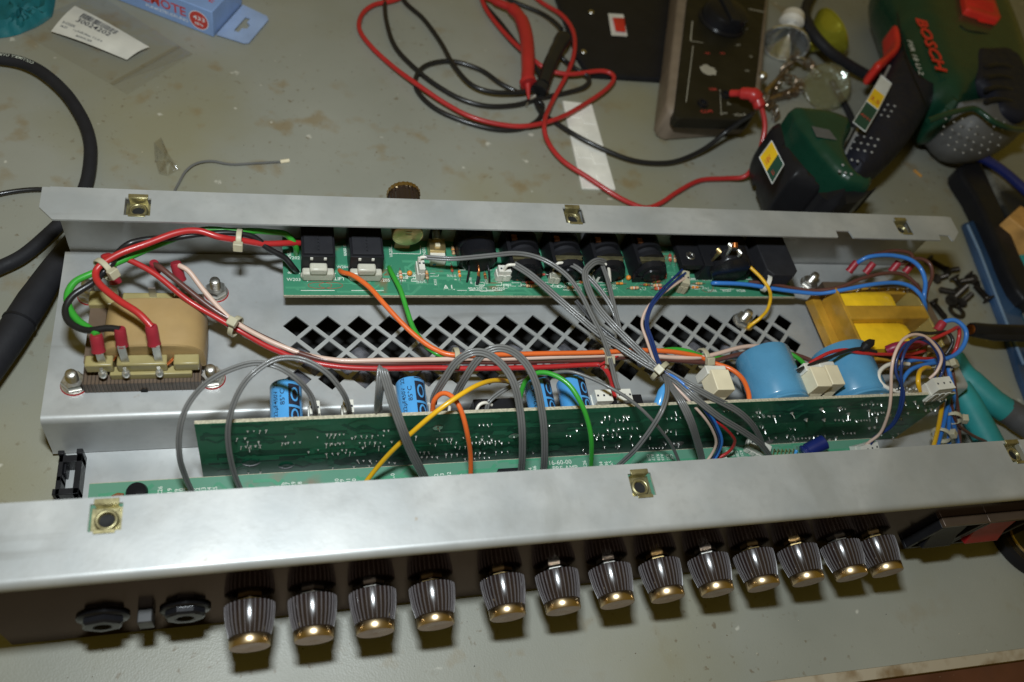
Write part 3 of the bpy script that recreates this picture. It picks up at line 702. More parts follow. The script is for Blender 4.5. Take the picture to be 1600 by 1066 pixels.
# white wire connectors standing on the rear board
def connector(p, wx, dy, h, m='nylon_white', teeth=2, yaw=0, tilt=0):
    M_ = Matrix.Translation(p) @ Matrix.Rotation(math.radians(yaw), 4, 'Z') @ Matrix.Rotation(math.radians(tilt), 4, 'X')
    mb = MB(); mb.box((-wx/2, -dy/2, 0), (wx/2, dy/2, h * .55), m, M_); mb.box((-wx/2 + .5, -dy/2 + .4, h * .55), (wx/2 - .5, dy/2 - .2, h), m, M_)
    for k in range(teeth):
        x = -wx/2 + wx * (k + .5) / teeth
        mb.box((x - wx/teeth*.28, -dy/2 - .5, .6), (x + wx/teeth*.28, -dy/2, h * .7), m, M_)
        mb.box((x - .5, -.5, h), (x + .5, .6, h + .05), 'ink', M_)
    return mb
for u, v, wx, dy, h, yaw, m in ((655, 428, 4.0, 9, 9, 0, 'nylon_white'), (784, 434, 8, 5, 8, 0, 'nylon_white'), (864, 438, 6, 5, 8, -8, 'milk'), (929, 430, 9, 6, 8, 60, 'nylon_white'), (1062, 448, 5.5, 10, 9, -15, 'nylon')):
    connector(P(u, v, ZR), wx, dy, h, m, yaw=yaw).build('wire_connector', rear, bev=.3)

# upright power board
YB = 67.0
BX0, BX1, BZ0, BZ1 = -29.5, 366.0, 4.5, 60.0
vb = MB().box((BX0, YB - .1, BZ0), (BX1, YB, BZ1), 'pcb_dark').box((BX0 + .02, YB, BZ0), (BX1 - .02, YB + 1.6, BZ1 + .02), 'pcb_edge').build('circuit_board', amp, label='dark green upright power board seen from its soldered side')
vt = MB(); board_traces(vt, 130, lambda s, t: V(s, YB - .13, t), 'pcb_dark_trace', (BX0 + 2, BZ0 + 2, BX1 - 2, BZ1 - 2), (.5, 2.2))
board_traces(vt, 60, lambda s, t: V(s, YB - .15, t), 'pcb_dark_trace_pale', (BX0 + 2, BZ0 + 2, BX1 - 2, BZ1 - 2), (1.2, 5))
for a in ((-22, 20, 40, 12), (30, 12, 25, 10), (110, 36, 45, 9), (190, 16, 40, 11), (255, 34, 50, 10), (300, 14, 30, 12)):
    vt.box((a[0], YB - .12, a[1]), (a[0] + a[2], YB - .1, a[1] + a[3]), 'pcb_dark_trace')
vt.build('copper_tracks', vb, kind='stuff')
sj = MB()
def joint(x, z, r, pin):
    o_ = V(x, YB - .1, z)
    sj.lathe([(0, r), (r*.25, r*.72), (r*.8, r*.36), (r*1.2, .22)], o_, (0, -1, 0), 'solder', 8)
    if pin:
        d = V(random.uniform(-.5, .5), -1, random.uniform(-.7, .2)).normalized()
        sj.tube([o_, o_ + d * pin], .21, 'solder', 5)
random.seed(11)
# rows of joints as they read in the photo: (u, v, how many, pixel step)
for u, v, n_, st in ((387, 690, 1, 0), (404, 690, 1, 0), (446, 682, 1, 0), (446, 692, 1, 0), (389, 699, 1, 0), (405, 699, 1, 0), (496, 683, 1, 0), (511, 678, 5, 6.5), (524, 678, 1, 0), (550, 684, 1, 0), (510, 693, 4, 7), (482, 706, 1, 0), (497, 702, 1, 0), (510, 708, 3, 9), (540, 707, 3, 7), (388, 739, 1, 0), (407, 738, 1, 0), (520, 730, 1, 0), (553, 728, 1, 0),
                   (562, 691, 5, 8), (550, 684, 1, 0), (567, 699, 1, 0), (592, 697, 2, 8), (558, 719, 4, 10), (577, 727, 1, 0), (608, 722, 2, 9), (553, 735, 1, 0), (612, 690, 1, 0), (650, 681, 1, 0), (672, 693, 2, 8), (683, 685, 4, 7.5), (704, 690, 2, 9), (659, 713, 4, 8), (697, 709, 4, 8.5), (743, 707, 3, 7), (775, 705, 3, 9), (728, 720, 1, 0), (755, 720, 1, 0), (753, 686, 2, 15), (757, 691, 2, 8), (765, 692, 3, 9), (784, 691, 2, 11), (803, 682, 1, 0), (684, 668, 1, 0), (833, 707, 1, 0), (858, 664, 1, 0), (901, 671, 1, 0), (909, 662, 1, 0), (911, 702, 1, 0), (900, 712, 1, 0), (915, 708, 1, 0), (932, 685, 1, 0),
                   (945, 650, 2, 7), (962, 656, 3, 6), (974, 650, 3, 4), (940, 658, 1, 0), (949, 671, 3, 9), (933, 683, 2, 8), (957, 682, 2, 11), (944, 698, 2, 18), (986, 681, 2, 14), (967, 696, 1, 0), (988, 694, 2, 10), (1040, 674, 3, 8), (1043, 671, 1, 0), (1061, 693, 1, 0), (1055, 643, 1, 0), (1016, 683, 1, 0), (1182, 643, 2, 5), (1195, 672, 1, 0), (1201, 684, 1, 0), (1240, 691, 1, 0), (1212, 683, 1, 0), (1127, 690, 1, 0), (1140, 674, 1, 0), (1152, 676, 1, 0)):
    for k in range(n_):
        p = PY(u + k * st, v + random.uniform(-.6, .6), YB); joint(p.x, p.z, random.uniform(.5, .85), random.choice([0, 0, 1.4, 2.2]))
for u, v, r, pin in ((1209, 650, 1.1, 4), (1237, 645, 1.1, 3.5), (1259, 655, 1.3, 1.5), (1283, 639, 1.3, 2.5), (1287, 655, 1.3, 1.5), (1311, 637, 1.2, 2), (1325, 646, 1.2, 4), (1357, 641, 1.2, 4), (1369, 652, 1, 3), (1384, 652, 1, 1), (1390, 648, 1, 1), (1413, 629, 1, 2), (1429, 627, 1, 2), (1444, 627, 1, 2), (1434, 634, .9, 1.5), (1418, 645, .8, 1), (1407, 654, .8, 1), (1446, 640, .9, 1.5), (1454, 639, .9, 1.5), (1462, 639, .9, 1.5), (1467, 625, .8, 1.4), (1472, 624, .8, 1.4), (1477, 623, .8, 1.4), (1358, 668, 1, 1), (1366, 667, 1, 1), (1296, 686, 1, 2.5), (1306, 683, 1, 3), (1240, 690, 1, 2.5), (1376, 678, .7, 1), (1395, 682, .7, 2), (1403, 677, .7, 1), (1230, 680, .8, 1.6)):
    p = PY(u, v, YB); joint(p.x, p.z, r, pin)
for k in range(34):                                         # further small groups, as on any wave-soldered board
    x_, z_ = random.uniform(BX0 + 8, BX1 - 12), random.uniform(9, 52); st_ = random.choice([2.0, 2.54, 2.54, 3.2])
    for q in range(random.randint(2, 6)): joint(x_ + q * st_, z_ + random.uniform(-.2, .2), random.uniform(.45, .75), random.choice([0, .9, 1.5]))
sj.build('solder_joints', vb, kind='stuff')
rings = MB()
for u, v, r in ((447, 727, 3.6), (1061, 693, 2.6), (803, 681, 2.6), (684, 668, 2.4), (392, 722, 4.2), (1201, 690, 2.8), (1180, 688, 2.4)):
    p = PY(u, v, YB); rings.lathe([(0, r), (.25, r*.9), (.3, r*.5), (.2, .01)], (p.x, YB - .12, p.z), (0, -1, 0), 'tin' if u > 600 else 'pcb_dark_trace', 20, caps=False)
rings.build('solder_pads', vb, kind='stuff')
def wrap(mb, s, c, r, ax, up, ang, t0, size, m, along=True, fit=None):
    """lettering laid round a can: c = base centre, ax = can axis, ang = angle from 'up' where it is centred"""
    vs, fs, wd = textmesh(s); side = ax.cross(up); k = (fit / wd) if fit else size; out = []
    for v in vs:
        if along: t, a = t0 + v.x * k, ang - v.y * size / r
        else: t, a = t0 + v.y * size, ang + v.x * k / r
        out.append(c + ax * t + (up * math.cos(a) + side * math.sin(a)) * r)
    mb.add(out, fs, m, False)
def can(name, c, r, L, m, parent, tilt=V(0, 1, 0), groove=True, flat_m=None):
    ax = tilt.normalized(); mb = MB()
    prof = [(0, r - .8), (.5, r), (1.5, r)]
    if groove: prof += [(2.0, r - .55), (2.9, r - .75), (3.6, r - .2), (4.2, r)]
    prof += [(L - 1.1, r), (L - .4, r - .35), (L, r - 1.2)]
    mb.lathe(prof, c, ax, m, 40)
    return mb, ax
# four bright blue can capacitors with black polarity stripes
for ua, ub, vt_, lab in ((420, 474, 594, ('22\u00b5F450V  22', '85\u00b0C')), (619, 668, 590, ('22\u00b5F450V  22', '85\u00b0C')), (822, 866, 588, ('22\u00b5F450V', '85\u00b0C')), (874, 921, 588, (None, None))):
    zc = 50.5; x0 = P(ua + 1.5, 625, zc).x; x1 = P(ub - 1.5, 625, zc).x; r = (x1 - x0) / 2; c = V((x0 + x1) / 2, YB + 1.8, zc)
    end = P((ua + ub) / 2, vt_ + 1, zc + r * .6); L = max(18, end.y - c.y)
    mb, ax = can('capacitor', c, r, L, 'cap_blue', vb, groove=False); up = EZ
    sd = ax.cross(up)                                          # points to -x ... +x
    sg = 1 if sd.x > 0 else -1
    a0, a1 = .12 * sg, .92 * sg
    n0 = 14; rr = r + .05
    for ta, tb in ((1, L * .30), (L * .36, L * .86), (L * .93, L - .9)):
        vs = [c + ax * t + (up * math.cos(a) + sd * math.sin(a)) * rr for t in (ta, tb) for a in [a0 + (a1 - a0) * k / n0 for k in range(n0 + 1)]]
        fs = [(k, k+1, n0+2+k, n0+1+k) for k in range(n0)]; mb.add(vs, fs, 'ink', True)
    am = (a0 + a1) / 2
    for tc_ in (L * .61, L * .10):
        K = 20; vs = []
        for q in (1.0, .62):
            for k in range(K):
                th = 2*math.pi*k/K; t = tc_ + math.sin(th) * L * .17 * (q if q == 1 else .72); a = am + math.cos(th) * (1.9 / r) * q
                t = max(.8, t); vs.append(c + ax * t + (up * math.cos(a) + sd * math.sin(a)) * (rr + .05))
        mb.add(vs, [(k, (k+1) % K, K+(k+1) % K, K+k) for k in range(K)], 'cap_blue', False)
        a = am; vs = [c + ax * t + (up * math.cos(b) + sd * math.sin(b)) * (rr + .05) for t, b in ((max(.8, tc_ - L*.08), a - .035), (max(.8, tc_ - L*.08), a + .035), (tc_ + L*.08, a + .035), (tc_ + L*.08, a - .035))]
    if lab[0]:
        wrap(mb, lab[0], c, rr, ax, up, -.58 * sg, 2.0, 2.9, 'ink', fit=L * .86)
        wrap(mb, lab[1], c, rr, ax, up, -.12 * sg, L * .35, 2.9, 'ink', fit=L * .38)
    mb.build('capacitor', vb)
# two large sky-blue reservoir capacitors
for (ua, va), (ub, vb_), ve in (((1159, 575), (1243, 575), 541), ((1280, 575), (1366, 575), 538)):
    zc = 47.0; x0 = P(ua + 6, 590, zc).x; x1 = P(ub - 2, 590, zc).x; r = (x1 - x0) / 2; c = V((x0 + x1) / 2, YB + 1.8, zc)
    L = 33.5
    mb, ax = can('capacitor', c, r, L, 'cap_sky', vb)
    for k, s in enumerate(('\u2013 +', '220\u00b5F', '350V')):
        wrap(mb, s, c, r + .05, ax, EZ, .92 * (1 if ax.cross(EZ).x > 0 else -1), L * (.72 - .2 * k), 2.0, 'ink', along=False)
    mb.build('capacitor', vb, label='large sky-blue reservoir capacitor')
# parts behind the upright board: wire connectors and cement blocks
for u, v, wx in ((492, 652, 5.5), (545, 650, 5.5), (943, 634, 9.5), (975, 632, 8.5)):
    p = P(u, v, 55); connector(V(p.x, YB + 7.5, 46.5 if wx > 6 else 45), wx, 7, 12, 'nylon_white', teeth=3 if wx > 6 else 2).build('wire_connector', vb, bev=.3)
def cement(u, v, wx, tilt, z=60):
    p = P(u, v, z); M_ = Matrix.Translation(p) @ Matrix.Rotation(math.radians(tilt), 4, 'Y')
    mb = MB(); mb.box((-wx/2, -6, -7), (wx/2, 6, 4.0), 'cream', M_)
    mb.add([(-wx*.42, -6.1, -4), (wx*.42, -6.1, -4), (wx*.25, -7.6, -8), (-wx*.25, -7.6, -8), (-wx*.42, -6.1, -7), (wx*.42, -6.1, -7)], [(0,1,2,3), (3,2,5,4)], 'cream', True, M_)
    for k in (-1, 0, 1): mb.box((k*wx*.2 - .5, -8.2, -13), (k*wx*.2 + .5, -7.4, -7), 'brass_dull', M_)
    mb.box((-wx/2 - 1.2, 4.6, -9), (wx/2 + .4, 9.5, 2.0), 'nylon_white', M_)
    return mb
for u, v, wx in ((1124, 599, 10.5), (1276, 594, 9.5), (1298, 591, 8.5)): cement(u, v, wx, 4).build('power_transistor', vb, bev=.6)
MB().tube(px([(1030, 633, 58), (1036, 612, 62), (1040, 600, 63)]), [3, 2.6, .8], 'cap_blue', 12).build('film_capacitor', vb)
MB().sphere(P(1374, 617, 58), 2.2, 'cap_blue', 12).build('disc_capacitor', vb)
connector(P(1466, 616, 60) + V(0, 3, -6), 13, 8, 13, 'nylon_white', 3, yaw=4).build('wire_connector', vb, bev=.3)
mb = MB()
for k in range(7): mb.tube(spline([P(1400 + k*5, 612, 60), P(1402 + k*5, 608 - (k % 2)*2, 63), P(1404 + k*5, 612, 60)], 4), .5, 'tin', 6)
mb.build('link_wires', vb)
MB().box((160, YB + 3, 40), (178, YB + 9, 56), 'black').build('relay', vb, bev=.5)
MB().box((92, YB + 3, 38), (114, YB + 10, 55), 'black').build('relay', vb, bev=.5)

# pre-amp board lying in the tray
ZP = 20.0
x0, x1 = P(140, 753, ZP).x, P(1374, 703, ZP).x
pre = MB().box((x0, 6, ZP - 1.6), (x1, 61, ZP - .1), 'pcb_edge').box((x0 + .02, 6, ZP - .1), (x1 - .02, 60.7, ZP), 'pcb_pre').build('circuit_board', amp, label='pale green pre-amp board lying behind the front flange')
pt = MB(); board_traces(pt, 90, lambda s, t: V(s, t, ZP + .03), 'pcb_rear_trace', (x0 + 1, 40, x1 - 1, 60), (.6, 1.8)); pt.build('copper_tracks', pre, kind='stuff')
sk = MB(); zs = ZP + .08
for s, u, v in (('C26', 253, 774), ('R19', 268, 776), ('C49', 279, 778), ('R20', 286, 776), ('C27', 294, 776), ('R21', 304, 775), ('R22', 312, 775), ('R23', 321, 774), ('R24', 330, 774), ('R25', 339, 773), ('K8', 428, 768), ('R26', 436, 767), ('C28', 445, 767), ('R27', 453, 766), ('C29', 462, 766), ('R28', 472, 765), ('C30', 530, 761), ('R29', 538, 761), ('C31', 548, 760), ('R30', 557, 760), ('LK9', 587, 757), ('LK10', 618, 756), ('R31', 656, 755), ('R32', 686, 752), ('R33', 695, 751), ('C32', 706, 750), ('D6', 722, 748), ('R34', 833, 742), ('C46', 840, 740), ('K26', 918, 731), ('C34', 944, 733), ('R36', 952, 732), ('R35', 959, 731)):
    text(sk, s, P(u, v + 1, zs), 2.7, EY, -EX, 'silk')
for k in range(6): text(sk, ('C19', 'R17', 'R18', 'R16', 'K15', 'C12')[k], P(1010 + k * 7.5 - (k % 2), 710, zs), 2.3, -EY, EX, 'silk')
for k in range(4): text(sk, ('R13', 'R12', 'C20', 'K21')[k], P(1134 + k * 7, 704, zs), 2.3, -EY, EX, 'silk')
text(sk, '16-60-00', P(857, 727, zs), 3.5, EX, EY, 'silk'); text(sk, 'PRE-AMP', P(864, 736, zs), 3.5, EX, EY, 'silk')
silk_poly(sk, [(201, 775), (201, 760), (216, 759.5)], zs, wd=.3); silk_poly(sk, [(380, 768), (384, 765)], zs, wd=.4); silk_poly(sk, [(494, 764), (500, 759), (508, 760)], zs, wd=.3)
sk.build('silkscreen', pre, kind='stuff')
MB().lathe([(0, 4.2), (.6, 4.6), (2.2, 4.0), (2.6, 2)], P(214, 770, ZP + .1), EZ, 'black_gloss', 20).build('pot_tag', pre)
mb = MB(); mb.tube(px([(176, 778, ZP + 1), (184, 774, ZP + 1.4), (193, 775, ZP + 1.2)]), 1.2, 'res_brown', 8); mb.build('resistor', pre)
MB().box(tuple(P(776, 752, ZP)), tuple(P(806, 738, ZP) + V(0, 0, 6)), 'black').build('integrated_circuit', pre, bev=.4)
a = P(1254, 709, ZP + 5); b = P(1288, 691, ZP + 11); ax = (b - a).normalized()
mb = MB(); mb.lathe([(0, 3.6), (.5, 4.3), (1.6, 4.3), (2.0, 3.9), (2.7, 3.8), (3.2, 4.3), ((b-a).length, 4.3), ((b-a).length + .4, 3.9)], a, ax, 'cap_navy', 26)
mb.lathe([(0, 3.8), (.2, 3.6), (.15, .01)], b + ax * .35, ax, 'tin', 26, caps=False)
e1 = (EZ - ax * ax.z).normalized(); e2 = ax.cross(e1)
for d in (e1, e2, ):
    q = b + ax * .62; n_ = ax.cross(d) * .15; mb.add([q - d*3 - n_, q + d*3 - n_, q + d*3 + n_, q - d*3 + n_], [(0,1,2,3)], 'steel_dark', False)
wrap(mb, '47\u00b5F', a, 4.35, ax, EZ, -.5, 4.5, 2.4, 'silk')
mb.build('electrolytic_capacitor', pre)
resistor(P(1243, 709, ZP + 3), (0.1, .6, .7), 4.5, 1.0, 'cap_blue', ('ink',)).build('resistor', pre)
connector(P(1180, 705, ZP), 13, 8, 6, 'nylon_white', 4, yaw=-35).build('wire_connector', pre, bev=.3)
connector(P(1343, 702, ZP), 14, 6, 8, 'nylon_white', 4, yaw=10, tilt=25).build('wire_connector', pre, bev=.3)
mb = MB()
for k in range(6): mb.tube([P(1208 + k*6, 712, ZP), P(1210 + k*6, 702, ZP + 4), P(1213 + k*6, 706, ZP)], .35, 'brass_dull', 5)
mb.build('link_wires', pre)
for u in (1118, 1150): MB().box(tuple(P(u, 722, ZP)), tuple(P(u + 14, 717, ZP) + V(0, 0, 3)), 'nylon_white').build('wire_connector', pre, bev=.2)

# ------------------------------------------------------------------ transformers
def left_transformer():
    X0, X1 = -78.5, -29.5
    core = MB()
    core.box((X0, 100.5, ZD + .2), (X1, 150, ZD + 7.5), 'lam')
    n = 62
    for k in range(n):                                       # the edges of the stacked plates
        x = X0 + (X1 - X0) * (k + .5) / n; h = .12 + .1 * (k % 2)
        core.box((x - .22, 100.5 - h, ZD + .4), (x + .22, 100.6, ZD + 7.5), 'lam' if k % 2 else 'lam_line')
        core.box((x - .22, 100.5, ZD + 7.4), (x + .22, 150, ZD + 7.5 + h), 'lam' if k % 2 else 'lam_line')
    core.box((X0 + 1, 108, ZD + 7.5), (X0 + 8, 143, ZD + 14), 'lam'); core.box((X1 - 6, 108, ZD + 7.5), (X1 - .5, 143, ZD + 14), 'lam')
    core.lathe([(0, 1.6), (.4, 1.5)], ((X0 + X1) / 2, 100.3, ZD + .9), (0, -1, 0), 'hole_shade', 14)
    t = core.build('transformer', amp, label='output transformer wound in tan paper')
    wd = MB(); prof = []
    for k in range(25):
        a = math.pi * k / 24; cx, s_ = math.cos(a), math.sin(a)
        prof.append((-48.7 + 21.3 * math.copysign(abs(cx) ** .55, cx), 40 + 14.5 * abs(s_) ** .6))
    prof = [(prof[0][0], 36)] + prof + [(prof[-1][0], 36)]
    ys = [109.6, 110.2, 115, 122, 130, 135.2, 135.8]; gs = [.96, 1, 1.012, 1.02, 1.012, 1, .96]; vs = []
    for y, g in zip(ys, gs): vs += [(-48.7 + (p[0] + 48.7) * g, y, 38 + (p[1] - 38) * g) for p in prof]
    N = len(prof); fs = [(k*N+i+1, k*N+i, (k+1)*N+i, (k+1)*N+i+1) for k in range(len(ys)-1) for i in range(N-1)] + [tuple(range(N)), tuple(reversed(range((len(ys)-1)*N, len(ys)*N)))]
    wd.add(vs, fs, 'paper_tan'); wd.build('winding', t)
    # bobbin rails with solder tags
    rails = (((134, 178), 556), ((184, 262), 556), ((272, 312), 554))
    for (ua, ub), v in rails:
        a, b = P(ua, v, 46), P(ub, v, 46); MB().box((a.x, 104, 41.5), (b.x, 109.5, 47.5), 'bobbin').build('bobbin_rail', t, bev=.7)
    MB().box((-67, 102.5, ZD + 7.5), (-33, 107, 41.6), 'bobbin').build('bobbin_rail', t, bev=.4)
    MB().box((-64, 138, 40), (-34, 144, 47), 'bobbin').build('bobbin_rail', t, bev=.7); MB().box((-78, 137, 40), (-66, 145, 47), 'bobbin').build('bobbin_rail', t, bev=.7)
    for u in (161, 197, 249):
        p = P(u, 560, 47); b = P(u + 1, 578, 42)
        mb = MB(); mb.box((p.x - 1.6, 105.4, 46), (p.x + 1.6, 106.1, 60), 'tin'); mb.sphere(V(b.x, 102.6, 42.5), 1.9, 'solder', 10, sq=1.4); mb.cyl((b.x, 102.6, 40), (b.x, 102.6, 47), .8, 'tin', 8); mb.build('solder_tag', t)
    for a, b in ((163, 178), (249, 268), (251, 272)):
        MB().tube(spline(px([(a + 3, 571, 44), ((a + b)/2, 571, 45), (b, 562, 46), (b + 6, 556, 45)]), 5), .45, 'copper', 6).build('coil_wire', t)
    for u, v in ((181, 442), (240, 441), (278, 440)):
        p = P(u, v, 50); MB().box((p.x - 1.5, 141, 46), (p.x + 1.5, 141.7, 54), 'tin').build('solder_tag', t)
    return t
tl = left_transformer()
def right_transformer():
    mb = MB(); mb.box((332, 106, ZD + .2), (406, 160, ZD + 9), 'lam')
    for k in range(16): mb.box((332, 106 - .1, ZD + .6 + k*.52), (406, 160.1, ZD + .85 + k*.52), 'lam_line')
    t = mb.build('transformer', amp, label='power transformer wound in yellow tape between amber cheeks')
    def cheek(x, m, nm):
        q = MB(); q.box((x, 100, 36), (x + 1.8, 142, 58), m); q.box((x - 6 if x < 350 else x + 1.8, 98, 37), (x + .1 if x < 350 else x + 14, 146, 44), m); q.build(nm, t, bev=.5)
    cheek(320.5, 'amber', 'bobbin_cheek'); cheek(377, 'amber_pale', 'bobbin_cheek')
    MB().box((322, 142, 38), (379, 147, 51), 'amber').build('bobbin_rail', t, bev=.6); MB().box((322, 95.5, 38), (379, 100, 47), 'amber').build('bobbin_rail', t, bev=.6)
    MB().box((321.5, 119.0, 40), (378, 128.5, 58.2), 'amber').build('divider', t, bev=.8)
    for y0, y1 in ((128.6, 141.5), (101, 118.8)):
        w_ = MB(); prof = []
        rows = 9; vs = []
        for i in range(rows + 1):
            y = y0 + (y1 - y0) * i / rows; g = random.uniform(-.35, .35); e = min(i, rows - i)
            z = 55.0 + g - (1.6 if e == 0 else .3 if e == 1 else 0)
            vs += [(322.4, y, 40), (322.4, y, z - .8), (324, y, z), (340, y, z + .25 + random.uniform(-.15, .15)), (358, y, z), (363, y, z - 1.4), (365, y, z - 5), (365, y, 40)]
        fs = [(i*8+k, i*8+k+1, i*8+k+9, i*8+k+8) for i in range(rows) for k in range(7)]
        w_.add(vs, [tuple(reversed(f)) for f in fs], 'tape'); w_.add([vs[k] for k in range(8)], [tuple(range(8))], 'tape', False); w_.add([vs[-8 + k] for k in range(8)], [tuple(reversed(range(8)))], 'tape', False)
        w_.build('winding', t)
    for k in range(9):
        x = 326 + k * 5.6; MB().sphere(V(x, 97.4, 45.8 + random.uniform(-.5, .5)), 1.0, 'brass_dull', 8).build('solder_tag', t)
    for k in range(8):
        x = 330 + k * 7; MB().cyl((x, 145, 49), (x, 145, 53), .7, 'tin', 6).build('solder_tag', t)
    return t
tr = right_transformer()

# ------------------------------------------------------------------ wiring
def wire(col, d, pts, name=None, parent=amp, label=None):
    nm = name or {'w_red': 'red_wire', 'w_black': 'black_wire', 'w_green': 'green_wire', 'w_brown': 'brown_wire', 'w_pink': 'pink_wire', 'w_orange': 'orange_wire', 'w_grey': 'grey_wire', 'w_blue': 'blue_wire', 'w_navy': 'navy_wire', 'w_yellow': 'yellow_wire', 'w_white': 'white_wire', 'w_dgrey': 'grey_wire'}[col]
    mb = MB(); mb.tube(spline(px(pts), 7), d / 2, col, 12)
    return mb.build(nm, parent, label=label)
def ribbon(n, d, pts, cols=('w_grey',), name='grey_ribbon_cable', ref=V(0, -.55, .83)):
    c = spline(px(pts), 7); mb = MB(); L = len(c); sd = []
    for i in range(L):
        t = (c[min(i+1, L-1)] - c[max(i-1, 0)]).normalized(); s = t.cross(ref)
        s = s.normalized() if s.length > .15 else (sd[-1] if sd else EX); 
        if sd and s.dot(sd[-1]) < 0: s = -s
        sd.append(s if not sd else (sd[-1] * .6 + s * .4).normalized())
    for k in range(n):
        o_ = (k - (n - 1) / 2) * d * .94
        mb.tube([p + s * o_ for p, s in zip(c, sd)], d / 2, cols[k % len(cols)], 10)
    return mb.build(name, amp)
def tie(u, v, z, u2, v2, r, head=(0, 0, 1), tail=0, m='nylon'):
    c = P(u, v, z); ax = (P(u2, v2, z) - c).normalized(); mb = MB()
    prof = [(-1.3, r), (-1.3, r + .8), (1.3, r + .8), (1.3, r), (-1.3, r)]
    mb.lathe(prof, c, ax, m, 20, caps=False)
    h = Vector(head); h = (h - ax * h.dot(ax)).normalized(); s = ax.cross(h)
    M_ = Matrix(((s.x, ax.x, h.x), (s.y, ax.y, h.y), (s.z, ax.z, h.z))).to_4x4(); M_.translation = c + h * (r + .5)
    mb.box((-2.1, -2.2, 0), (2.1, 2.2, 3.2), m, M_)
    if tail: mb.box((2.1, -1.1, .8), (2.1 + tail, 1.1, 1.7), m, M_)
    return mb.build('cable_tie', amp, bev=.4)
def sleeve(a, b, d, m='sleeve'):
    a, b = P(*a), P(*b); mb = MB(); mb.tube([a, a*.9 + b*.1, a*.55 + b*.45, a*.2 + b*.8, b], [d*.44, d*.5, d*.52, d*.5, d*.56], m, 14)
    return mb.build('wire_sleeve', amp)
# speaker wires at the left
wire('w_red', 3.1, [(470,380,52),(450,380,56),(411,381,60),(378,376,64),(344,371,68),(310,361,70),(276,364,71),(229,381,70),(188,396,69),(158,414,68),(149.5,428,67),(156.5,445,68),(185,469,69),(215.6,489,69),(237,511,66.5)])
wire('w_black', 3.0, [(464,425,44),(458,418,50),(445,403,54),(420,389,58),(395,370,63),(361,364,66),(318,366,67),(276,371,67.5),(229,374.5,67),(202,381,66),(185,395,66),(174,411,66),(161,426,64),(144.7,442,64),(114,462,63),(102.5,483,62),(108,503,62),(134,516,63),(168,513,65),(188,515,65.5)])
wire('w_green', 3.1, [(463,397,44),(463,389,50),(458,378,55),(445,365.5,59),(420,362.5,62),(398,361,64),(361,361,66),(317,359.5,66),(259,378,64),(229,390,63),(175,414,63),(145,427,62),(118,440,62),(106,459,61),(107.5,479,61),(121,500,61.5),(145,517,63),(152,525,63.5)])
sleeve((150,523,64), (154,549,57), 5.2); sleeve((187,513,66), (191,540,58), 4.8); sleeve((236,509,67), (241,538,58.5), 5.2)
tie(163,421,65,186,406,4.8, head=(.8,-.5,.4)); tie(374,374,66,398,376,4.2, head=(0,-1,.3))
wire('w_red', 2.7, [(163,402,60),(180,401,62),(202,406.6,62),(242.6,428.5,60),(293,469,55),(344,499.5,50),(378,519,47),(411,538,46),(435,549,46),(460,559,46),(496,568,46),(547,574.5,46),(610,576,46),(673,575,46),(749,576,46),(856,573.5,46),(920,570,47),(940,572,48),(953,588,50),(958,605,54),(962,622,56)])
wire('w_brown', 2.7, [(239,413,58),(250,418,60),(276,438.7,58),(327,479,53),(361,500,50),(395,519,48),(430,536,47),(458,548.5,47),(509,563,47),(572,568,47),(648,567,47),(724,565,47),(780,566,47.5),(856,564,48),(937,562,49),(983,558,49),(1033,561,49),(1097,566,48),(1122,562,48),(1165,552,47),(1200,549,45),(1240,554,44),(1268,564,44)])
wire('w_pink', 2.4, [(276,414,59),(284,417,60),(297,426,59),(320,456,55),(354,493,51),(378,510,50),(411,528,49),(440,541,48),(480,555,47),(534,563.5,48),(597,563,49),(673,562,49.5),(737,560.5,50),(781,561,50),(856,558.5,51),(932,556,51),(985,554,51),(1026,557,51),(1060,559,50),(1094,558.5,50),(1120,553,50),(1155,543.5,49),(1182,541,48),(1205,545,46)])
sleeve((240,410,60), (244,424,54), 4.2); sleeve((274,410,60), (282,438,52), 5.0); sleeve((165,398,60), (181,442,48), 5.0)
tie(368,510,49,395,523,4.4, head=(.6,-.6,.6))
wire('w_orange', 2.6, [(531,423,44),(536,426,47),(552,431,50),(577,449,52),(602,477,53),(628,505,52),(653,528,51),(680,546,51),(711,555,52),(781,554,53),(856,552.5,53),(932,551,53),(985,548,53),(1026,548,53),(1059,551,52),(1094,558,50),(1114,567,50),(1142,577,52),(1160,592,54),(1169,612,56),(1171,627,56)])
wire('w_green', 2.5, [(608,418,44),(611,425,47),(625,451.6,49),(635,482,48),(645.5,512,47),(661,535,48),(675,548,49),(695,556,49),(760,560,49),(900,560,49),(1000,552,50),(1050,546,50),(1075,549,50),(1093,555,49),(1120,559,48),(1150,557,45),(1195,549,44),(1228,551,46),(1246,559.5,48),(1257,570,50),(1262,582,52)])
tie(712,560,50,760,560,4.6, head=(0,-.2,-1)); tie(944,561,50,985,558,5.0, head=(0,-.6,.8)); tie(1098,560,49.5,1130,556,4.8, head=(0,-.7,.7))
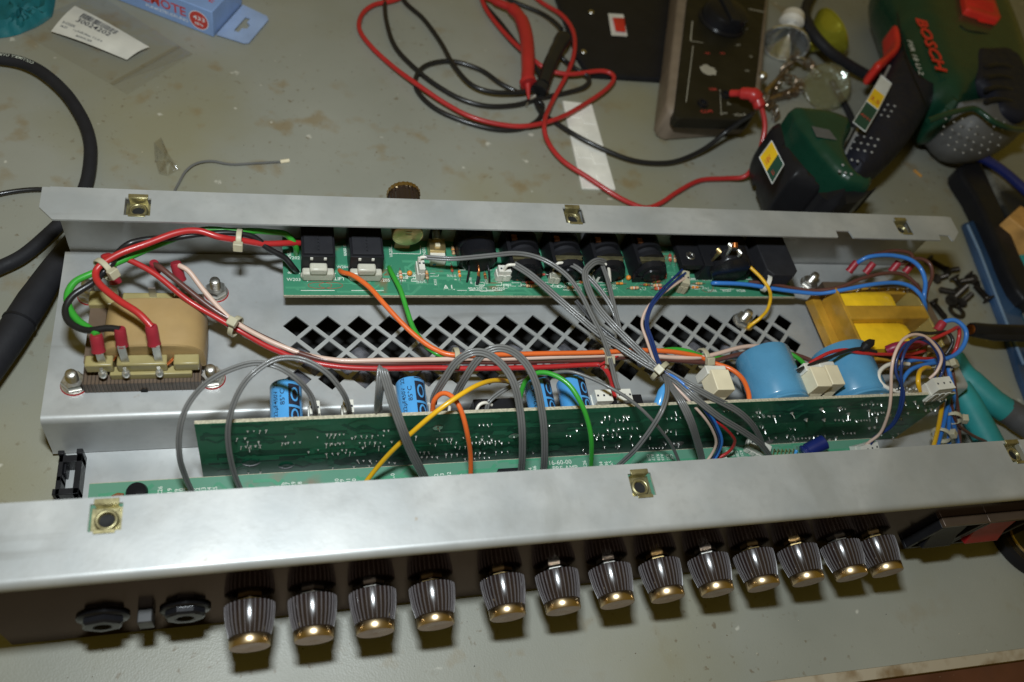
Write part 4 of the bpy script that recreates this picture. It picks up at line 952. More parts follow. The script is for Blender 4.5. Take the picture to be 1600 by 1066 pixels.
# looping screened pairs from the upright board to the pre-amp board
ribbon(2, 1.25, [(492.5,648,56),(492,638,62),(485,617,68),(464,593,76),(434,573.5,80),(398,567.5,80),(359,578,78),(326,596,75),(302,620,71),(287,647,67),(280,680,60),(281,716,50),(290,746,38),(300.5,770,28),(306,786,22)])
ribbon(2, 1.25, [(545,648,56),(545,637,63),(536,614,72),(512,584,80),(479,564,83),(446,559,83),(419,567,82),(389,590,80),(369.5,620,75),(359,653,68),(356,680,60),(359,710,50),(366,740,38),(377,768,27),(384,786,22)])
ribbon(4, 1.2, [(592,644,59),(591,632,66),(594,605,78),(597,576,82),(602,590,81),(615,632,74),(627.5,667.5,66),(640,700,54),(655,730,40),(666,752,28),(672,768,23)], ref=V(.35, -.5, .75))
ribbon(3, 1.25, [(677,632,56),(680,617,62),(695,592,72),(712,567,80),(732,553,84),(752,550.5,85),(773,560,84),(792.5,580,81),(805,605,77),(812.5,640,69),(816,677,60),(816,715,46),(814,742,34),(814,768,24)])
ribbon(3, 1.25, [(709,630,56),(715,612,62),(727.5,590,72),(742.5,567,80),(760,550,85),(782,544,87),(805,552,86),(825,572.5,83),(838,600,78),(845,632,71),(850,670,61),(851,710,47),(849,740,34),(848,768,24)])
ribbon(2, 1.2, [(757,652,52),(760,642,55),(765,627,58),(785,611,60),(810,599,62),(830,588,64)], name='grey_wire')
wire('w_white', 1.6, [(742,652,52),(744,643,56),(749,633,58),(758,629.5,58),(768,633,55)])
wire('w_white', 1.5, [(590,655,52),(590,636,56)]); wire('w_white', 1.5, [(700,655,52),(703,634,57)]); wire('w_white', 1.4, [(672,645,52),(672,630,57)])
wire('w_yellow', 2.3, [(800,601,52),(792,596,58),(770,595,66),(745,602.5,72),(715,620,74),(680,645,70),(645,675,60),(615,702.5,48),(590,730,36),(569,757,27),(556,776,22)])
wire('w_orange', 2.3, [(674,655,52),(676,641,56),(678,627,61),(688,616,65),(700,616,67),(712.5,627,68),(722.5,647.5,65),(730,677.5,58),(735,710,46),(735.5,748,32),(735,772,23)])
wire('w_green', 2.4, [(812,630,54),(814,615,58),(822,595,64),(840,583,69),(862.5,585,72),(887.5,600,73),(905,625,71),(917.5,655,65),(924,690,55),(923,735,36),(921,760,25)])
ribbon(1, 1.7, [(836,590,62),(870,582,63),(895,581.5,64),(925,592,66),(950,604,68),(977.5,620,68),(1000,637.5,66),(1017.5,655,62),(1032.5,672.5,54),(1050,697,42),(1062,725,30),(1066,742,23)], name='grey_wire')
# screened leads fanning from the rear board to the tie in the middle
def white_end(a, b, c): wire('w_white', 1.7, [a, b, c])
ribbon(2, 1.35, [(664,402,56),(700,404.5,58),(724,403.5,59),(770,399,60),(805,396,60),(836,401,60),(864,414,60),(889,434,60),(909,462,59),(924,492,58),(940,523,57),(950,550,57),(957,576,58),(961,593,59),(966,608,60)])
white_end((655,412,51), (657,403,55), (667,402,56))
ribbon(3, 1.3, [(803,413,57),(831,431,58),(869,464,58),(907,497,57),(937,522,56),(970,543,56),(1008,568,57),(1030,579,58)])
white_end((787,424,51), (793,415,56), (805,414,57))
ribbon(2, 1.4, [(881,411,57),(893,414,58),(907,422.5,59),(930,444,58),(952,474,56),(964,502,53),(968,530,50)])
white_end((866,421,52), (871,412,57), (883,411,57))
ribbon(3, 1.35, [(946,411,58),(935,408,61),(924,413,62),(914.5,426,62),(918,447,61),(932,477,60),(957,507,59),(983,533,58),(1008,557,58),(1024,574,58)])
ribbon(2, 1.35, [(941,414,57),(950,439,57),(958,472,56),(966,505,54),(972,530,52)])
white_end((953,440,50), (951,420,56), (944,411,58))
ribbon(2, 1.2, [(900,470,54),(930,505,54),(965,535,54),(1000,562,56),(1026,580,57)], cols=('w_dgrey',))
wire('w_navy', 1.5, [(1066,422,53),(1046,441,56),(1026,462,58),(1014,482,58),(1009,507,57),(1016,533,57),(1027,565,58),(1036,580,59),(1060,595,60),(1085,620,60),(1104,645,56),(1118,668,47),(1125,690,38),(1119,710,28),(1109,724,23)])
wire('w_navy', 1.5, [(1071,427,53),(1050,444,56),(1030,464,58),(1017,483,58),(1012,507,57),(1020,533,57),(1030,565,58),(1042,583,58)])
wire('w_blue', 1.5, [(1035,580,58),(1058,592,61),(1084,616,61),(1107,643,57),(1121,667,48),(1128,689,39),(1122,709,29),(1112,724,23)])
wire('w_pink', 1.5, [(1073,433,52),(1052,447,55),(1024,468,57),(1009,485,57),(1003,507,56),(1011,533,56),(1023,567,58),(1034,584,58),(1055,604,58),(1080,630,57),(1100,652,52),(1113,672,44),(1119,692,35),(1112,710,27),(1103,722,23)])
ribbon(2, 1.4, [(1034,579,58),(1040,592,62),(1042.5,612.5,66),(1035,640,66),(1017.5,670,58),(995,700,46),(975,720,36),(958,735,28),(946,746,23)])
ribbon(4, 1.25, [(1034,582,57),(1048,603,61),(1066,630,63),(1080,660,57),(1091,695,42),(1098,724,28),(1100,740,23)], ref=V(.2, -.5, .8))
ribbon(3, 1.2, [(1036,578,59),(1060,592,61),(1085,606,63),(1112.5,621,62),(1150,641,56),(1173,661,48),(1187,683,37),(1193,702,27)])
ribbon(3, 1.2, [(1036,581,57),(1058,597,60),(1090,625,61),(1125,652.5,55),(1162,675,45),(1188,694,36),(1205,716,24)])
wire('w_red', 1.7, [(1090,625,55),(1105,645,53),(1126,663,50),(1143,680,42),(1148,691,36),(1140,705,28),(1122,716,23)])
tie(1031,580,58,1046,594,5.2, head=(-.3,-.6,.8))
wire('w_red', 1.5, [(936,571,50),(965,556,51),(972,550,51)])
# mains wiring to the yellow transformer
wire('w_blue', 2.5, [(1113,443,45),(1120,442.5,48),(1165,444.5,50),(1225,453.6,50),(1276,458.6,52),(1315,453.6,58),(1360,445,62),(1399,442,63),(1423,448,63),(1438,461,62),(1445,475,58),(1446,486,52)])
wire('w_brown', 2.3, [(1170,441,48),(1201,443,50),(1240,450.6,50),(1276,454,53),(1312,449,58),(1348,435,62),(1384,427,63),(1411,429,62),(1430,443,60),(1438,456,57)])
wire('w_blue', 2.6, [(1336,414,56),(1344,408,60),(1360,401,64),(1390,399,66),(1420,405,67),(1438,419,66),(1445.7,440,64),(1444,462,61),(1443,482,54)])
wire('w_brown', 2.3, [(1358,404,60),(1366,398,62),(1396,392,64),(1420,395,64),(1426,404,62),(1421,414,58)])
wire('w_brown', 2.3, [(1408,413,58),(1420,407,62),(1438,404.5,63),(1453,413,63),(1456.5,431,61),(1449,452,58),(1446,468,54)])
for u, v in ((1335,411), (1361,413), (1401,411), (1423,412)): sleeve((u + 4, v - 2, 58), (u - 9, v + 14, 52), 4.4)
wire('w_yellow', 2.0, [(1149,388,57),(1152,392,58),(1168,413,58),(1189,434,57),(1201,451,55),(1204,466,50),(1199,484,44),(1189,496,38),(1176,506,34),(1169,512,31)])
tie(1197,443,53,1214,450,4.4, head=(.3,.8,.5), tail=0, m='nylon_white')
MB().lathe([(0, 2.9), (1.0, 2.9), (1.0, 1.5)], P(1168,511,30) , EZ, 'brass_dull', 16).build('ring_tag', amp)
# harness at the right end
wire('w_red', 2.0, [(1252,583,56),(1264,569.5,60),(1281,558.5,63),(1300,550,65),(1322.5,547,65),(1347,552,64),(1391,554,62),(1425,553,60),(1445,548,58)])
wire('w_black', 2.0, [(1238,592,56),(1246,580,60),(1269,569,62),(1298,558,65),(1325,548,66),(1347,545,66),(1369,550,64)])
MB().tube(px([(1345,548,65),(1352,541,67),(1360,536,67),(1366,532,66)]), [1.0, 2.6, 2.4, .5], 'black', 12).build('wire_cap', amp)
wire('w_red', 2.2, [(1420,545,58),(1440,536,60),(1464,527,62),(1486,517,64),(1497,512,63),(1499,524,60),(1494,544,56),(1488,556,52)])
wire('w_black', 2.0, [(1420,524,60),(1432,520,62),(1455,521,63),(1478,519,63),(1488,529,62),(1487,540,60),(1478,554,56)])
wire('w_blue', 2.6, [(1470,509,60),(1478,502,62),(1493,501,64),(1506,511,64),(1510,524,62),(1505,541,59),(1493,554,57),(1476,561,56),(1456,563,56),(1434,562,57),(1413,567,58),(1406,578,57)])
wire('w_blue', 2.5, [(1472,566,55),(1450,569,56),(1425,577,57),(1411,593,56),(1406,610,52)])
wire('w_red', 1.8, [(1372,553,60),(1400,556,60),(1440,560,58),(1462,560,56)])
wire('w_black', 1.8, [(1368,555,58),(1400,560,58),(1445,562,55)])
MB().tube(spline(px([(1386,548,56),(1402,542,60),(1424,540,61),(1446,532,59)]), 5), 2.9, 'sleeve_purple', 14).build('wire_sleeve', amp, label='long purple heat-shrink sleeve')
sleeve((1474,503,62), (1464,517,58), 5.0)
wire('w_pink', 1.7, [(1352,697,26),(1358,691,29),(1376,676,38),(1388,646,52),(1392,617,62),(1393,580,72),(1398,554,77),(1410,532,79),(1427,523,79),(1447,527,77),(1464,544,73),(1471,561,69),(1464,580,64),(1452,592,60)])
wire('w_navy', 1.6, [(1356,697,26),(1366,684,32),(1391,666,42),(1404,642,53),(1409,610,63),(1408,580,71),(1412,554,76),(1424,535,78),(1443,527,77),(1463,538,74),(1475,560,69),(1473,580,63),(1466,594,60)])
wire('w_navy', 1.6, [(1357,699,26),(1370,682,33),(1394,666,43),(1407,643,54),(1412,612,63),(1400,582,68),(1403,556,73),(1416,538,75),(1436,530,75),(1456,540,72),(1467,562,67),(1462,582,62),(1459,594,60)])
wire('w_white', 2.3, [(1440,618,55),(1422,613.5,58),(1404,612,60),(1388,607,61),(1376,598,62),(1373,585,62),(1381,574,61),(1397,568,60),(1420,569,58)])
wire('w_yellow', 2.6, [(1438,620,54),(1436,606,60),(1434.5,594,63),(1437,581,62),(1445,575,59),(1452,575,56)])
wire('w_yellow', 2.6, [(1474,608,52),(1472,632,42),(1467,664,30),(1459,697,17),(1453,716,10)])
wire('w_blue', 2.5, [(1484,590,54),(1482,626,44),(1474,664,30),(1465,697,17),(1460,716,10)])
wire('w_blue', 2.5, [(1478,584,52),(1486,615,46),(1483,652,34),(1483,697,18),(1484,718,10)])
wire('w_blue', 2.5, [(1480,570,54),(1490,615,46),(1488,650,34),(1497,692,18),(1502,714,10)])
wire('w_brown', 2.0, [(1472,566,56),(1477,584,54),(1484,618,46),(1494,659,32),(1517,679,22),(1540,690,16),(1562,700,10)])
wire('w_brown', 2.0, [(1486,560,52),(1490,590,48),(1497,640,34),(1500,693,18),(1502,716,10)])
tie(1457,561,56,1440,570,4.6, head=(-.2,.6,.7), m='nylon'); tie(1470,680,24,1466,696,5.0, head=(.2,-.5,.8)); tie(1488,653,34,1490,670,4.6, head=(1,-.1,.4))
tie(1474,575,54,1480,592,4.4, head=(.3,-.4,.8))

# ------------------------------------------------------------------ things on the bench round the chassis
def outline(pts, z, n=0):
    q = [P(p[0], p[1], p[2] if len(p) > 2 else z) for p in pts]
    if n: q = spline(q, n, closed=True)
    return [(p.x, p.y) for p in q]
def simple_cable(name, pts, d, m, label, cat, group=None, n=12):
    o = MB().tube(spline(px(pts), 8), d / 2, m, n).build(name); return tag(o, label, cat, group)
# thick rubber cable at the left with its white print
pts = [(-60,92,5),(-30,90,5),(0,92,6),(34,98,7),(67,114,7.5),(101,144,7),(125,179,6),(138,210,5.5),(141.5,243,5.5),(134,290,5),(112,330,5),(87,356,5.5),(40,397,6),(0,418,6),(-40,434,5.5)]
cab = MB(); cl = spline(px(pts), 8); cab.tube(cl, 3.6, 'black_matt', 18)
def on_curve(mb, s, curve, i0, size, m, lift, flip=False):
    """print along a cable"""
    vs, fs, wd = textmesh(s); L = [0]
    for a, b in zip(curve, curve[1:]): L.append(L[-1] + (b - a).length)
    out = []
    for v in vs:
        t = L[i0] + v.x * size * (-1 if flip else 1); k = max(j for j in range(len(L)-1) if L[j] <= max(0, t)); f = (t - L[k]) / (L[k+1] - L[k])
        p = curve[k].lerp(curve[k+1], f); d = (curve[k+1] - curve[k]).normalized(); s_ = EZ.cross(d); a = (v.y - .35) * size * (-1 if flip else 1) / lift
        out.append(p + (EZ * math.cos(a) + s_ * math.sin(a)) * (lift + .04))
    mb.add(out, fs, m, False)
on_curve(cab, 'COLUMBIA CABLE', cl, 29, 2.9, 'silk', 3.6, flip=True)
tag(cab.build('power_cable'), 'thick black rubber cable curving round at the left with pale print on it', 'cable')
simple_cable('thin_cable', [(-40,312,3),(0,303,2.4),(30,298,2.2),(63,296,2.2),(95,300,2.2)], 2.6, 'w_black', 'thin glossy black cable running in from the left under the rear flange', 'cable')
mb = MB(); q = px([(-45,610,14),(10,535,14),(52,470,13),(92,410,12),(140,350,11)])
mb.tube(spline(q, 4), [7.4]*9 + [7.0, 6.7, 6.4, 6.1, 5.9, 5.7, 5.5, 5.3], 'black_matt', 24)
mb.tube([q[1]*.55 + q[2]*.45, q[1]*.5 + q[2]*.5], 7.8, 'black', 24)
o = mb.build('iron_handle'); tag(o, 'thick black tapered tool handle lying beside the left end of the chassis', 'tool handle')
# teal cloth
cl_ = [(-40,-40),(40,-40),(84,-30),(82,14),(76,24),(58,36),(44,42),(30,48),(14,52),(0,54),(-40,56)]
ol = outline(cl_, 3, 3); mb = MB(); n = len(ol); cx = sum(p[0] for p in ol)/n; cy = sum(p[1] for p in ol)/n; vs = []
for k in range(9):
    g = 1 - k/9
    for i, p in enumerate(ol): vs.append((cx + (p[0]-cx)*g, cy + (p[1]-cy)*g, .4 + (0 if k == 0 else 5*math.sin(min(1, k/3)*math.pi/2) + 1.5*math.sin(i*.7 + k*1.3) + math.sin(i*1.9 - k))))
vs.append((cx, cy, 6)); fs = [(k*n+i, k*n+(i+1) % n, (k+1)*n+(i+1) % n, (k+1)*n+i) for k in range(8) for i in range(n)] + [(8*n+i, 8*n+(i+1) % n, 9*n) for i in range(n)]
mb.add([Vector(v) for v in vs], fs, 'teal_cloth'); o = mb.build('cloth'); tag(o, 'crumpled teal cloth in the top left corner of the bench', 'cloth')
# clear zip bag with its bar-code label
bo = [(20,44),(-5,20),(60,-40),(150,-30),(169,0),(215,30),(257,57),(300.6,84.5),(250,116),(199,148.6),(175.6,133),(98,89)]
def sheet_grid(q, nu, nv, zf, m, name, parent=None):
    a, b, c, d = [P(u, v, 1) for u, v in q]; vs = []
    for j in range(nv+1):
        for i in range(nu+1):
            s, t = i/nu, j/nv; p = (a*(1-s) + b*s)*(1-t) + (d*(1-s) + c*s)*t; vs.append(V(p.x, p.y, zf(s, t)))
    return MB().add(vs, [(j*(nu+1)+i, j*(nu+1)+i+1, (j+1)*(nu+1)+i+1, (j+1)*(nu+1)+i) for j in range(nv) for i in range(nu)], m)
bag = sheet_grid([(20,44),(175.6,133),(302,85),(150,-12)], 30, 22, lambda s, t: .9 + 2.2*abs(math.sin(s*5.1 + t*3.3))*math.sin(math.pi*t)**.5*math.sin(math.pi*s)**.4, 'film', 'zip_bag')
bag = bag.build('zip_bag'); tag(bag, 'clear plastic zip bag lying flat with a white bar code label', 'plastic bag')
sheet_grid([(172,131),(177,135),(283,76),(278,72)], 20, 1, lambda s, t: 2.0 + t*.6, 'film_seal', '').build('zip_seal', bag)
sheet_grid([(176,134),(199,148.6),(302,85),(281,72)], 12, 3, lambda s, t: 1.5 + .4*math.sin(s*9), 'film', '').build('bag_lip', bag)
lq = [(81,54),(199,97),(234,77),(118,14)]
lb = sheet_grid(lq, 14, 10, lambda s, t: 3.3 + 1.2*math.sin(math.pi*t) + .8*math.sin(s*4), 'label_white', '')
lz = lambda s, t: 3.5 + 1.2*math.sin(math.pi*t) + .8*math.sin(s*4)
def LP(s, t):
    a, b, c, d = [P(u, v, 1) for u, v in lq]; p = (a*(1-s) + b*s)*(1-t) + (d*(1-s) + c*s)*t; return V(p.x, p.y, lz(s, t))
s0 = .16
random.seed(5)
while s0 < .62:
    w_ = random.choice([.006, .01, .016]); lb.add([LP(s0, .70), LP(s0+w_, .70), LP(s0+w_, .90), LP(s0, .90)], [(0,1,2,3)], 'ink', False); s0 += w_ + random.choice([.007, .012])
def label_text(s, s_, t_, hs, ht):
    vs, fs, wd = textmesh(s); lb.add([LP(s_ + v.x*hs, t_ + v.y*ht) for v in vs], fs, 'ink', False)
label_text('30024202', .16, .52, .112, .22); label_text('E-CODE', .05, .32, .045, .1); label_text('16.01', .05, .2, .045, .1); label_text('1 x FUSE 20mm  T 3.15 A', .22, .22, .036, .09); label_text('BATCH 204', .3, .08, .04, .09)
lb.build('label', bag)
# crinkled scrap of clear film
mb = MB(); random.seed(9); pp = [(240,222),(252,214),(262,238),(276,258),(278,266),(262,273),(248,268),(242,250)]; c = P(258, 250, 4); q = [P(u, v, random.uniform(.5, 6)) for u, v in pp]
mb.add(q + [c + V(0, 0, 3), c + V(3, 2, -2)], [(i, (i+1) % 8, 8 if i % 2 else 9) for i in range(8)] + [(0, 8, 9), (3, 9, 8)], 'film_crinkle', False)
tag(mb.build('film_scrap'), 'small crinkled scrap of shiny clear film on the bare bench', 'plastic scrap')
mb = MB(); c = spline(px([(272,300,1),(280,285,1),(290,268,2),(306,256,2.2),(330,252,1.6),(362,257,1),(402,255,1),(438,253,1)]), 7); mb.tube(c, .75, 'w_grey', 8); 
mb.tube([c[-1], P(452,251,1.2)], 1.2, 'cream', 8); tag(mb.build('wire_offcut'), 'thin grey wire offcut with a bare tinned end, behind the rear flange', 'wire')
# blue carton lying at the back
A = P(334, 59, 0); Bq = P(182, 0, 0); L_ = (Bq - A); L_.z = 0; L_.normalize(); D_ = V(L_.y, -L_.x, 0); D_ = D_ if D_.y > 0 else -D_
h = 20.0; LL, DD = 190.0, 42.0
box = thing('carton', A, 'pale blue carton with red REMOTE lettering and a hang tab', 'box')
M_ = Matrix(((L_.x, D_.x, 0, A.x), (L_.y, D_.y, 0, A.y), (0, 0, 1, 0), (0, 0, 0, 1)))
bm = MB(); bm.box((0, 0, .3), (LL, DD, h), 'box_blue', M_)
o = bm.build('box_body', box, bev=.5)
pr = MB(); f0 = lambda l, z: A + L_ * l - D_ * .12 + V(0, 0, z)
text(pr, 'REMOTE', f0(55, 8.5), 9.5, -L_, EZ, 'print_red', fit=36); text(pr, 'E', f0(70, 8.5), 9.5, -L_, EZ, 'print_red'); text(pr, 'FUNKSTEUERUNG', f0(48, 4.5), 3.2, -L_, EZ, 'box_white', fit=30)
K = 28
for r, m, e in ((7.0, 'box_white', .0), (6.5, 'print_red', .05)):
    pr.add([f0(10 + r*math.cos(2*math.pi*k/K), 9.5 + r*math.sin(2*math.pi*k/K)) - D_*e for k in range(K)], [tuple(range(K))], m, False)
text(pr, '433', f0(14, 9.6) - D_*.1, 4.2, -L_, EZ, 'box_white', fit=8.5); text(pr, 'MHz', f0(13, 5.6) - D_*.1, 3, -L_, EZ, 'box_white', fit=6)
tz = h + .1
text(pr, 'REMOTE', A + L_*34 + D_*9 + V(0,0,tz), 7, -L_, D_, 'print_red', fit=30); text(pr, 'SWITCH', A + L_*34 + D_*20 + V(0,0,tz), 7, -L_, D_, 'box_white', fit=30)
pr.build('lettering', box)
tabq = [(-1, 2), (-20, 4), (-22.5, 6.5), (-22.5, 36), (-20, 39), (-1, 41)]
slot = [(-8.5, 12), (-12, 12), (-12, 17), (-15, 19), (-15, 23), (-12, 25), (-12, 30), (-8.5, 30)]
tb = plate(tabq, [slot], 1.2, 2.0, 'card_back'); tb.v = [M_ @ p for p in tb.v]; tb.build('hang_tab', box)
# white plastic strip
q = [(878,160.4),(923.6,165.5),(960.7,299),(908.4,297)]
a, b, c, d = [P(u, v, 0) for u, v in q]
def SP(s, t, z): p = (a*(1-s) + b*s)*(1-t) + (d*(1-s) + c*s)*t; return V(p.x, p.y, z)
mb = MB(); mb.add([SP(0,0,.1), SP(1,0,.1), SP(1,1,.1), SP(0,1,.1), SP(0,0,2), SP(1,0,2), SP(1,1,2), SP(0,1,2)], [(0,3,2,1),(4,5,6,7),(0,1,5,4),(1,2,6,5),(2,3,7,6),(3,0,4,7)], 'strip_white', False)
strip = mb.build('plastic_strip', bev=.4); tag(strip, 'flat white plastic strip with raised pads lying under the test leads', 'plastic strip')
for k in range(4):
    for s in (0, 1):
        t0 = .07 + k*.235; x0_, x1_ = (.08, .48) if s == 0 else (.54, .93); t0 += .06 * s
        mb = MB(); mb.add([SP(x0_,t0,2), SP(x1_,t0,2), SP(x1_,t0+.13,2), SP(x0_,t0+.13,2), SP(x0_,t0,2.9), SP(x1_,t0,2.9), SP(x1_,t0+.13,2.5), SP(x0_,t0+.13,2.5)], [(4,5,6,7),(0,1,5,4),(1,2,6,5),(2,3,7,6),(3,0,4,7)], 'strip_white', False)
        mb.build('pad', strip, bev=.25)
# black instrument panel with a white-framed red switch
zt = 5.0
dev = thing('instrument_case', P(950, 60, 0), 'black flat case with a white framed red square on top', 'instrument case')
MB().pillow(outline([(850,-60),(868,-2),(901.6,91),(917,116),(921,119),(1040,127),(1046,118),(1080,-70)], zt - 2), .3, zt, 1.5, 'black').build('case', dev)
f = MB(); f.add([P(u, v, zt + .5) for u, v in ((950,21),(974,22.5),(980.5,57),(955.5,55.5))], [(0,3,2,1)], 'label_white', False); f.v += []; f.build('switch_frame', dev)
f = MB(); f.add([P(u, v, zt + 2.2) for u, v in ((957,27.5),(975,28.5),(977.5,50),(962,48.5))] + [P(u, v, zt + .5) for u, v in ((957,27.5),(976,28.5),(978,50),(962,48.5))], [(0,3,2,1),(0,1,5,4),(1,2,6,5),(2,3,7,6),(3,0,4,7)], 'drill_red', False); f.build('switch', dev, bev=.3)
for u, v in ((924, 19), (912, 81)): MB().lathe([(0, 2.4), (.6, 2.0), (1.0, .8), (1.05, .01)], P(u, v, zt), EZ, 'steel', 16, caps=False).build('screw', dev)
# multimeter
zm = 30.0
met = thing('multimeter', P(1110, 150, 0), 'dark multimeter in a tan bumper with a large rotary dial', 'multimeter')
MB().pillow(outline([(1056,-60),(1046,0),(1022,200),(1026,211),(1040,217),(1158,208),(1166,200),(1190,-70)], 3), .3, 27.5, 4, 'meter_tan').build('bumper', met)
MB().pillow(outline([(1090,-60),(1074,0),(1054,178),(1060,184),(1170,188),(1176,184),(1205,-70)], zm), 20, zm, 1.5, 'meter_dark').build('front_panel', met)
dp = P(1128, 34, zm); mb = MB(); mb.lathe([(0, 20.5), (1.5, 20.5), (2.2, 19.4), (9, 18.2), (11.5, 17), (12.4, 14)], dp, EZ, 'black_gloss', 40)
mb.box((dp.x - 4, dp.y - 18, zm + 9), (dp.x + 4, dp.y + 18, zm + 14.5), 'black'); mb.build('dial', met, bev=.8)
mk = MB(); zq = zm + .08
for a_, b_, w_ in (((1082,33),(1079,64),.9), ((1079,64),(1099,67),.6), ((1083,72),(1072,160),.6), ((1125,140),(1127,180),.5), ((1170,14),(1194,19),1.2)):
    silk_line(mk, P(*a_, zq), P(*b_, zq), w_, m='meter_white')
for s, u, v, sz, m in (('OFF', 1150, 72, 3.0, 'meter_white'), ('200m', 1160, 46, 2.6, 'meter_white'), ('20', 1172, 90, 3.2, 'meter_white'), ('hFE', 1165, 112, 2.8, 'meter_white'), ('750', 1102, 85, 3.2, 'print_red'), ('200', 1126, 85, 3.2, 'print_red'), ('10A', 1109, 142, 4.4, 'print_red'), ('COM', 1096, 177, 4.6, 'print_red'), ('\u25b3', 1136, 164, 4, 'meter_white'), ('V\u03a9mA', 1148, 182, 4, 'meter_white'), ('1000V', 1125, 179, 2.8, 'meter_white')):
    text(mk, s, P(u, v, zq), sz, V(.985, .17, 0), V(-.17, .985, 0), m)
c = P(1107, 110, zq); ring_ = [c + V((7 + random.uniform(-1, 1.2))*math.cos(t), (6.2 + random.uniform(-1.4, 1))*math.sin(t), 0) for t in [2*math.pi*k/22 for k in range(22)]]
mk.add(ring_ + [c], [(i, (i+1) % 22, 22) for i in range(22)], 'meter_white', False)
mk.build('panel_print', met)
for u, v in ((1098, 162), (1133, 148), (1160, 146)): MB().lathe([(0, 4.2), (1.4, 4.2), (1.5, 2.4), (.2, 2.3), (.1, .01)], P(u, v, zm), EZ, 'black_gloss', 20, caps=False).build('socket', met)
# test leads
red = thing('red_test_lead', P(800, 150, 0), 'red test lead looped on the bench, its plug pushed into the multimeter', 'test lead')
R_ = 1.75
def lead(pts, m, par): return MB().tube(spline(px(pts), 8), R_, m, 12).build('lead', par)
lead([(700,-40,3),(660,-20,3),(618,0,3),(584,8,3),(565,24,3),(562,47,3),(581,74,3),(615,105,4),(652,132,6),(696,162,5),(739,184,5),(790,196,5),(831,196,6),(875,184,7),(915,162,6),(949,138,7.5),(959,120,8.5),(940,111,8.5),(892,116,8.5),(858,110,8),(834,94,9),(800,64,6),(770,30,4),(755,5,4),(745,-30,4)], 'w_red', red)
lead([(800,-40,4),(841,0,4),(878,24,7),(896,51,9),(897,84,9),(885,118,7),(865,155,5),(851,189,9),(855,219,6),(878,250,5),(918,277,5),(959,304,4),(986,318,3),(1010,325,3),(1033,317,3),(1060,299,3),(1094,282,3),(1134,279,4),(1163,276,8),(1179,257,18),(1189,230,28),(1195,199,38),(1191,172,46),(1181,150,52)], 'w_red', red)
mb = MB(); q = px([(752,-8,6),(775,3,8),(800,14,10),(815,32,12),(823,60,13),(825,100,13),(824,126,12)]); mb.tube(spline(q, 5), [2.2]*5 + [3.2]*5 + [4.6]*5 + [5.2]*10 + [4.9]*5 + [4.8], 'w_red', 18)
mb.tube([q[-1], q[-1] + V(.5, -3, -.5)], 6.2, 'w_red', 18); mb.tube([P(824,130,11), P(826,155,6)], [2.6, .9], 'w_red', 10); mb.build('probe', red)
mb = MB(); q = px([(1142,146,44),(1160,146,49),(1176,148,52),(1183,156,50),(1188,170,47)]); mb.tube(spline(q, 4), [2.6]*4 + [4.4]*4 + [5.2]*4 + [4.4]*4 + [2.8], 'w_red', 16); mb.build('plug', red)
blk = thing('black_test_lead', P(760, 170, 0), 'black test lead coiled on the bench, its end running to the multimeter', 'test lead')
lead([(600,-40,3),(601,0,3),(604,34,3),(618,74,3.2),(652,110,3.5),(686,136,3),(723,156,3),(763,166,3),(807,164,3),(841,154,3.5),(885,145,3),(914,135,6),(920,121,7.5),(900,108,8),(884,96,6),(872,84,9)], 'w_black', blk)
lead([(620,-30,3),(632,2,3),(662,30,3),(689,67,3.5),(709,102,6),(736,132,6.5),(770,144,6.5),(814,144,7),(834,140,7)], 'w_black', blk)
lead([(812,146,3),(783,131,4),(750,109,3.2),(706,96,3),(669,101,3),(651,118,3),(652,142,2.2),(679,169,2.2),(723,189,2.2),(773,202,2.4),(814,201,2.6),(841,187,2.6),(848,165,2.6),(838,160,2.6),(845,175,2.6),(864,189,3),(902,213,5),(942,233,5),(986,250,4),(1026,255,4),(1060,251,5),(1100,233,9),(1135,206,20),(1160,188,34),(1176,178,44)], 'w_black', blk)
lead([(746,-30,3),(755,3,3),(783,37,3.4),(817,81,5),(836,104,9),(845,118,10)], 'w_black', blk)
lead([(770,-20,3),(797,0,3),(844,20,4),(866,34,7),(878,46,9)], 'w_black', blk)
mb = MB(); q = px([(880,60,13),(868,82,13),(858,104,13),(848,132,11)]); mb.tube(spline(q, 5), [6.4]*3 + [5.6]*3 + [5.2]*5 + [4.9]*5, 'w_black', 18)
mb.tube(px([(846,134,10.5),(842,142,9)]), 6.2, 'w_black', 18); mb.tube(px([(836,150,6),(826,157,4),(822,166,3)]), [1.6, 1.0, .5], 'tin', 8); mb.build('probe', blk)
# cordless drill lying on its side
dr = thing('cordless_drill', P(1400, 200, 0), 'dark green cordless drill lying on its side with red lettering', 'drill')
ZB = 66.0
MB().pillow(outline([(1384,-40),(1393,40),(1402,68),(1412,111),(1422,138),(1436,160),(1452,176),(1458,190),(1480,196),(1520,178),(1560,190),(1597,202),(1600,170),(1599,135),(1585,84),(1567,36),(1550,0),(1535,-45)], 40, 4), 4, ZB, 26, 'drill_green', low=1).build('motor_housing', dr)
capm = MB().pillow(outline([(1454,186),(1459,206,30),(1468,223,27),(1487,242,25),(1512,251,24),(1543,247.5,25),(1573,229,28),(1590,212,32),(1597,200,36),(1578,194),(1556,188),(1535,172),(1521,170),(1490,178)], 36, 4), 5, ZB - .5, 26, 'drill_grey', low=1); capm.build('rear_cap', dr)
vp = [(1512,91),(1530,88),(1558,87),(1572,94),(1584,104),(1594,128),(1599,152),(1597,184),(1592,196),(1570,192),(1552,184),(1540,168),(1530,153),(1518,142),(1512,132)]
MB().pillow(outline(vp, ZB - 10, 3), 54, ZB + 1.2, 6, 'drill_navy', low=1).build('vent_panel', dr)
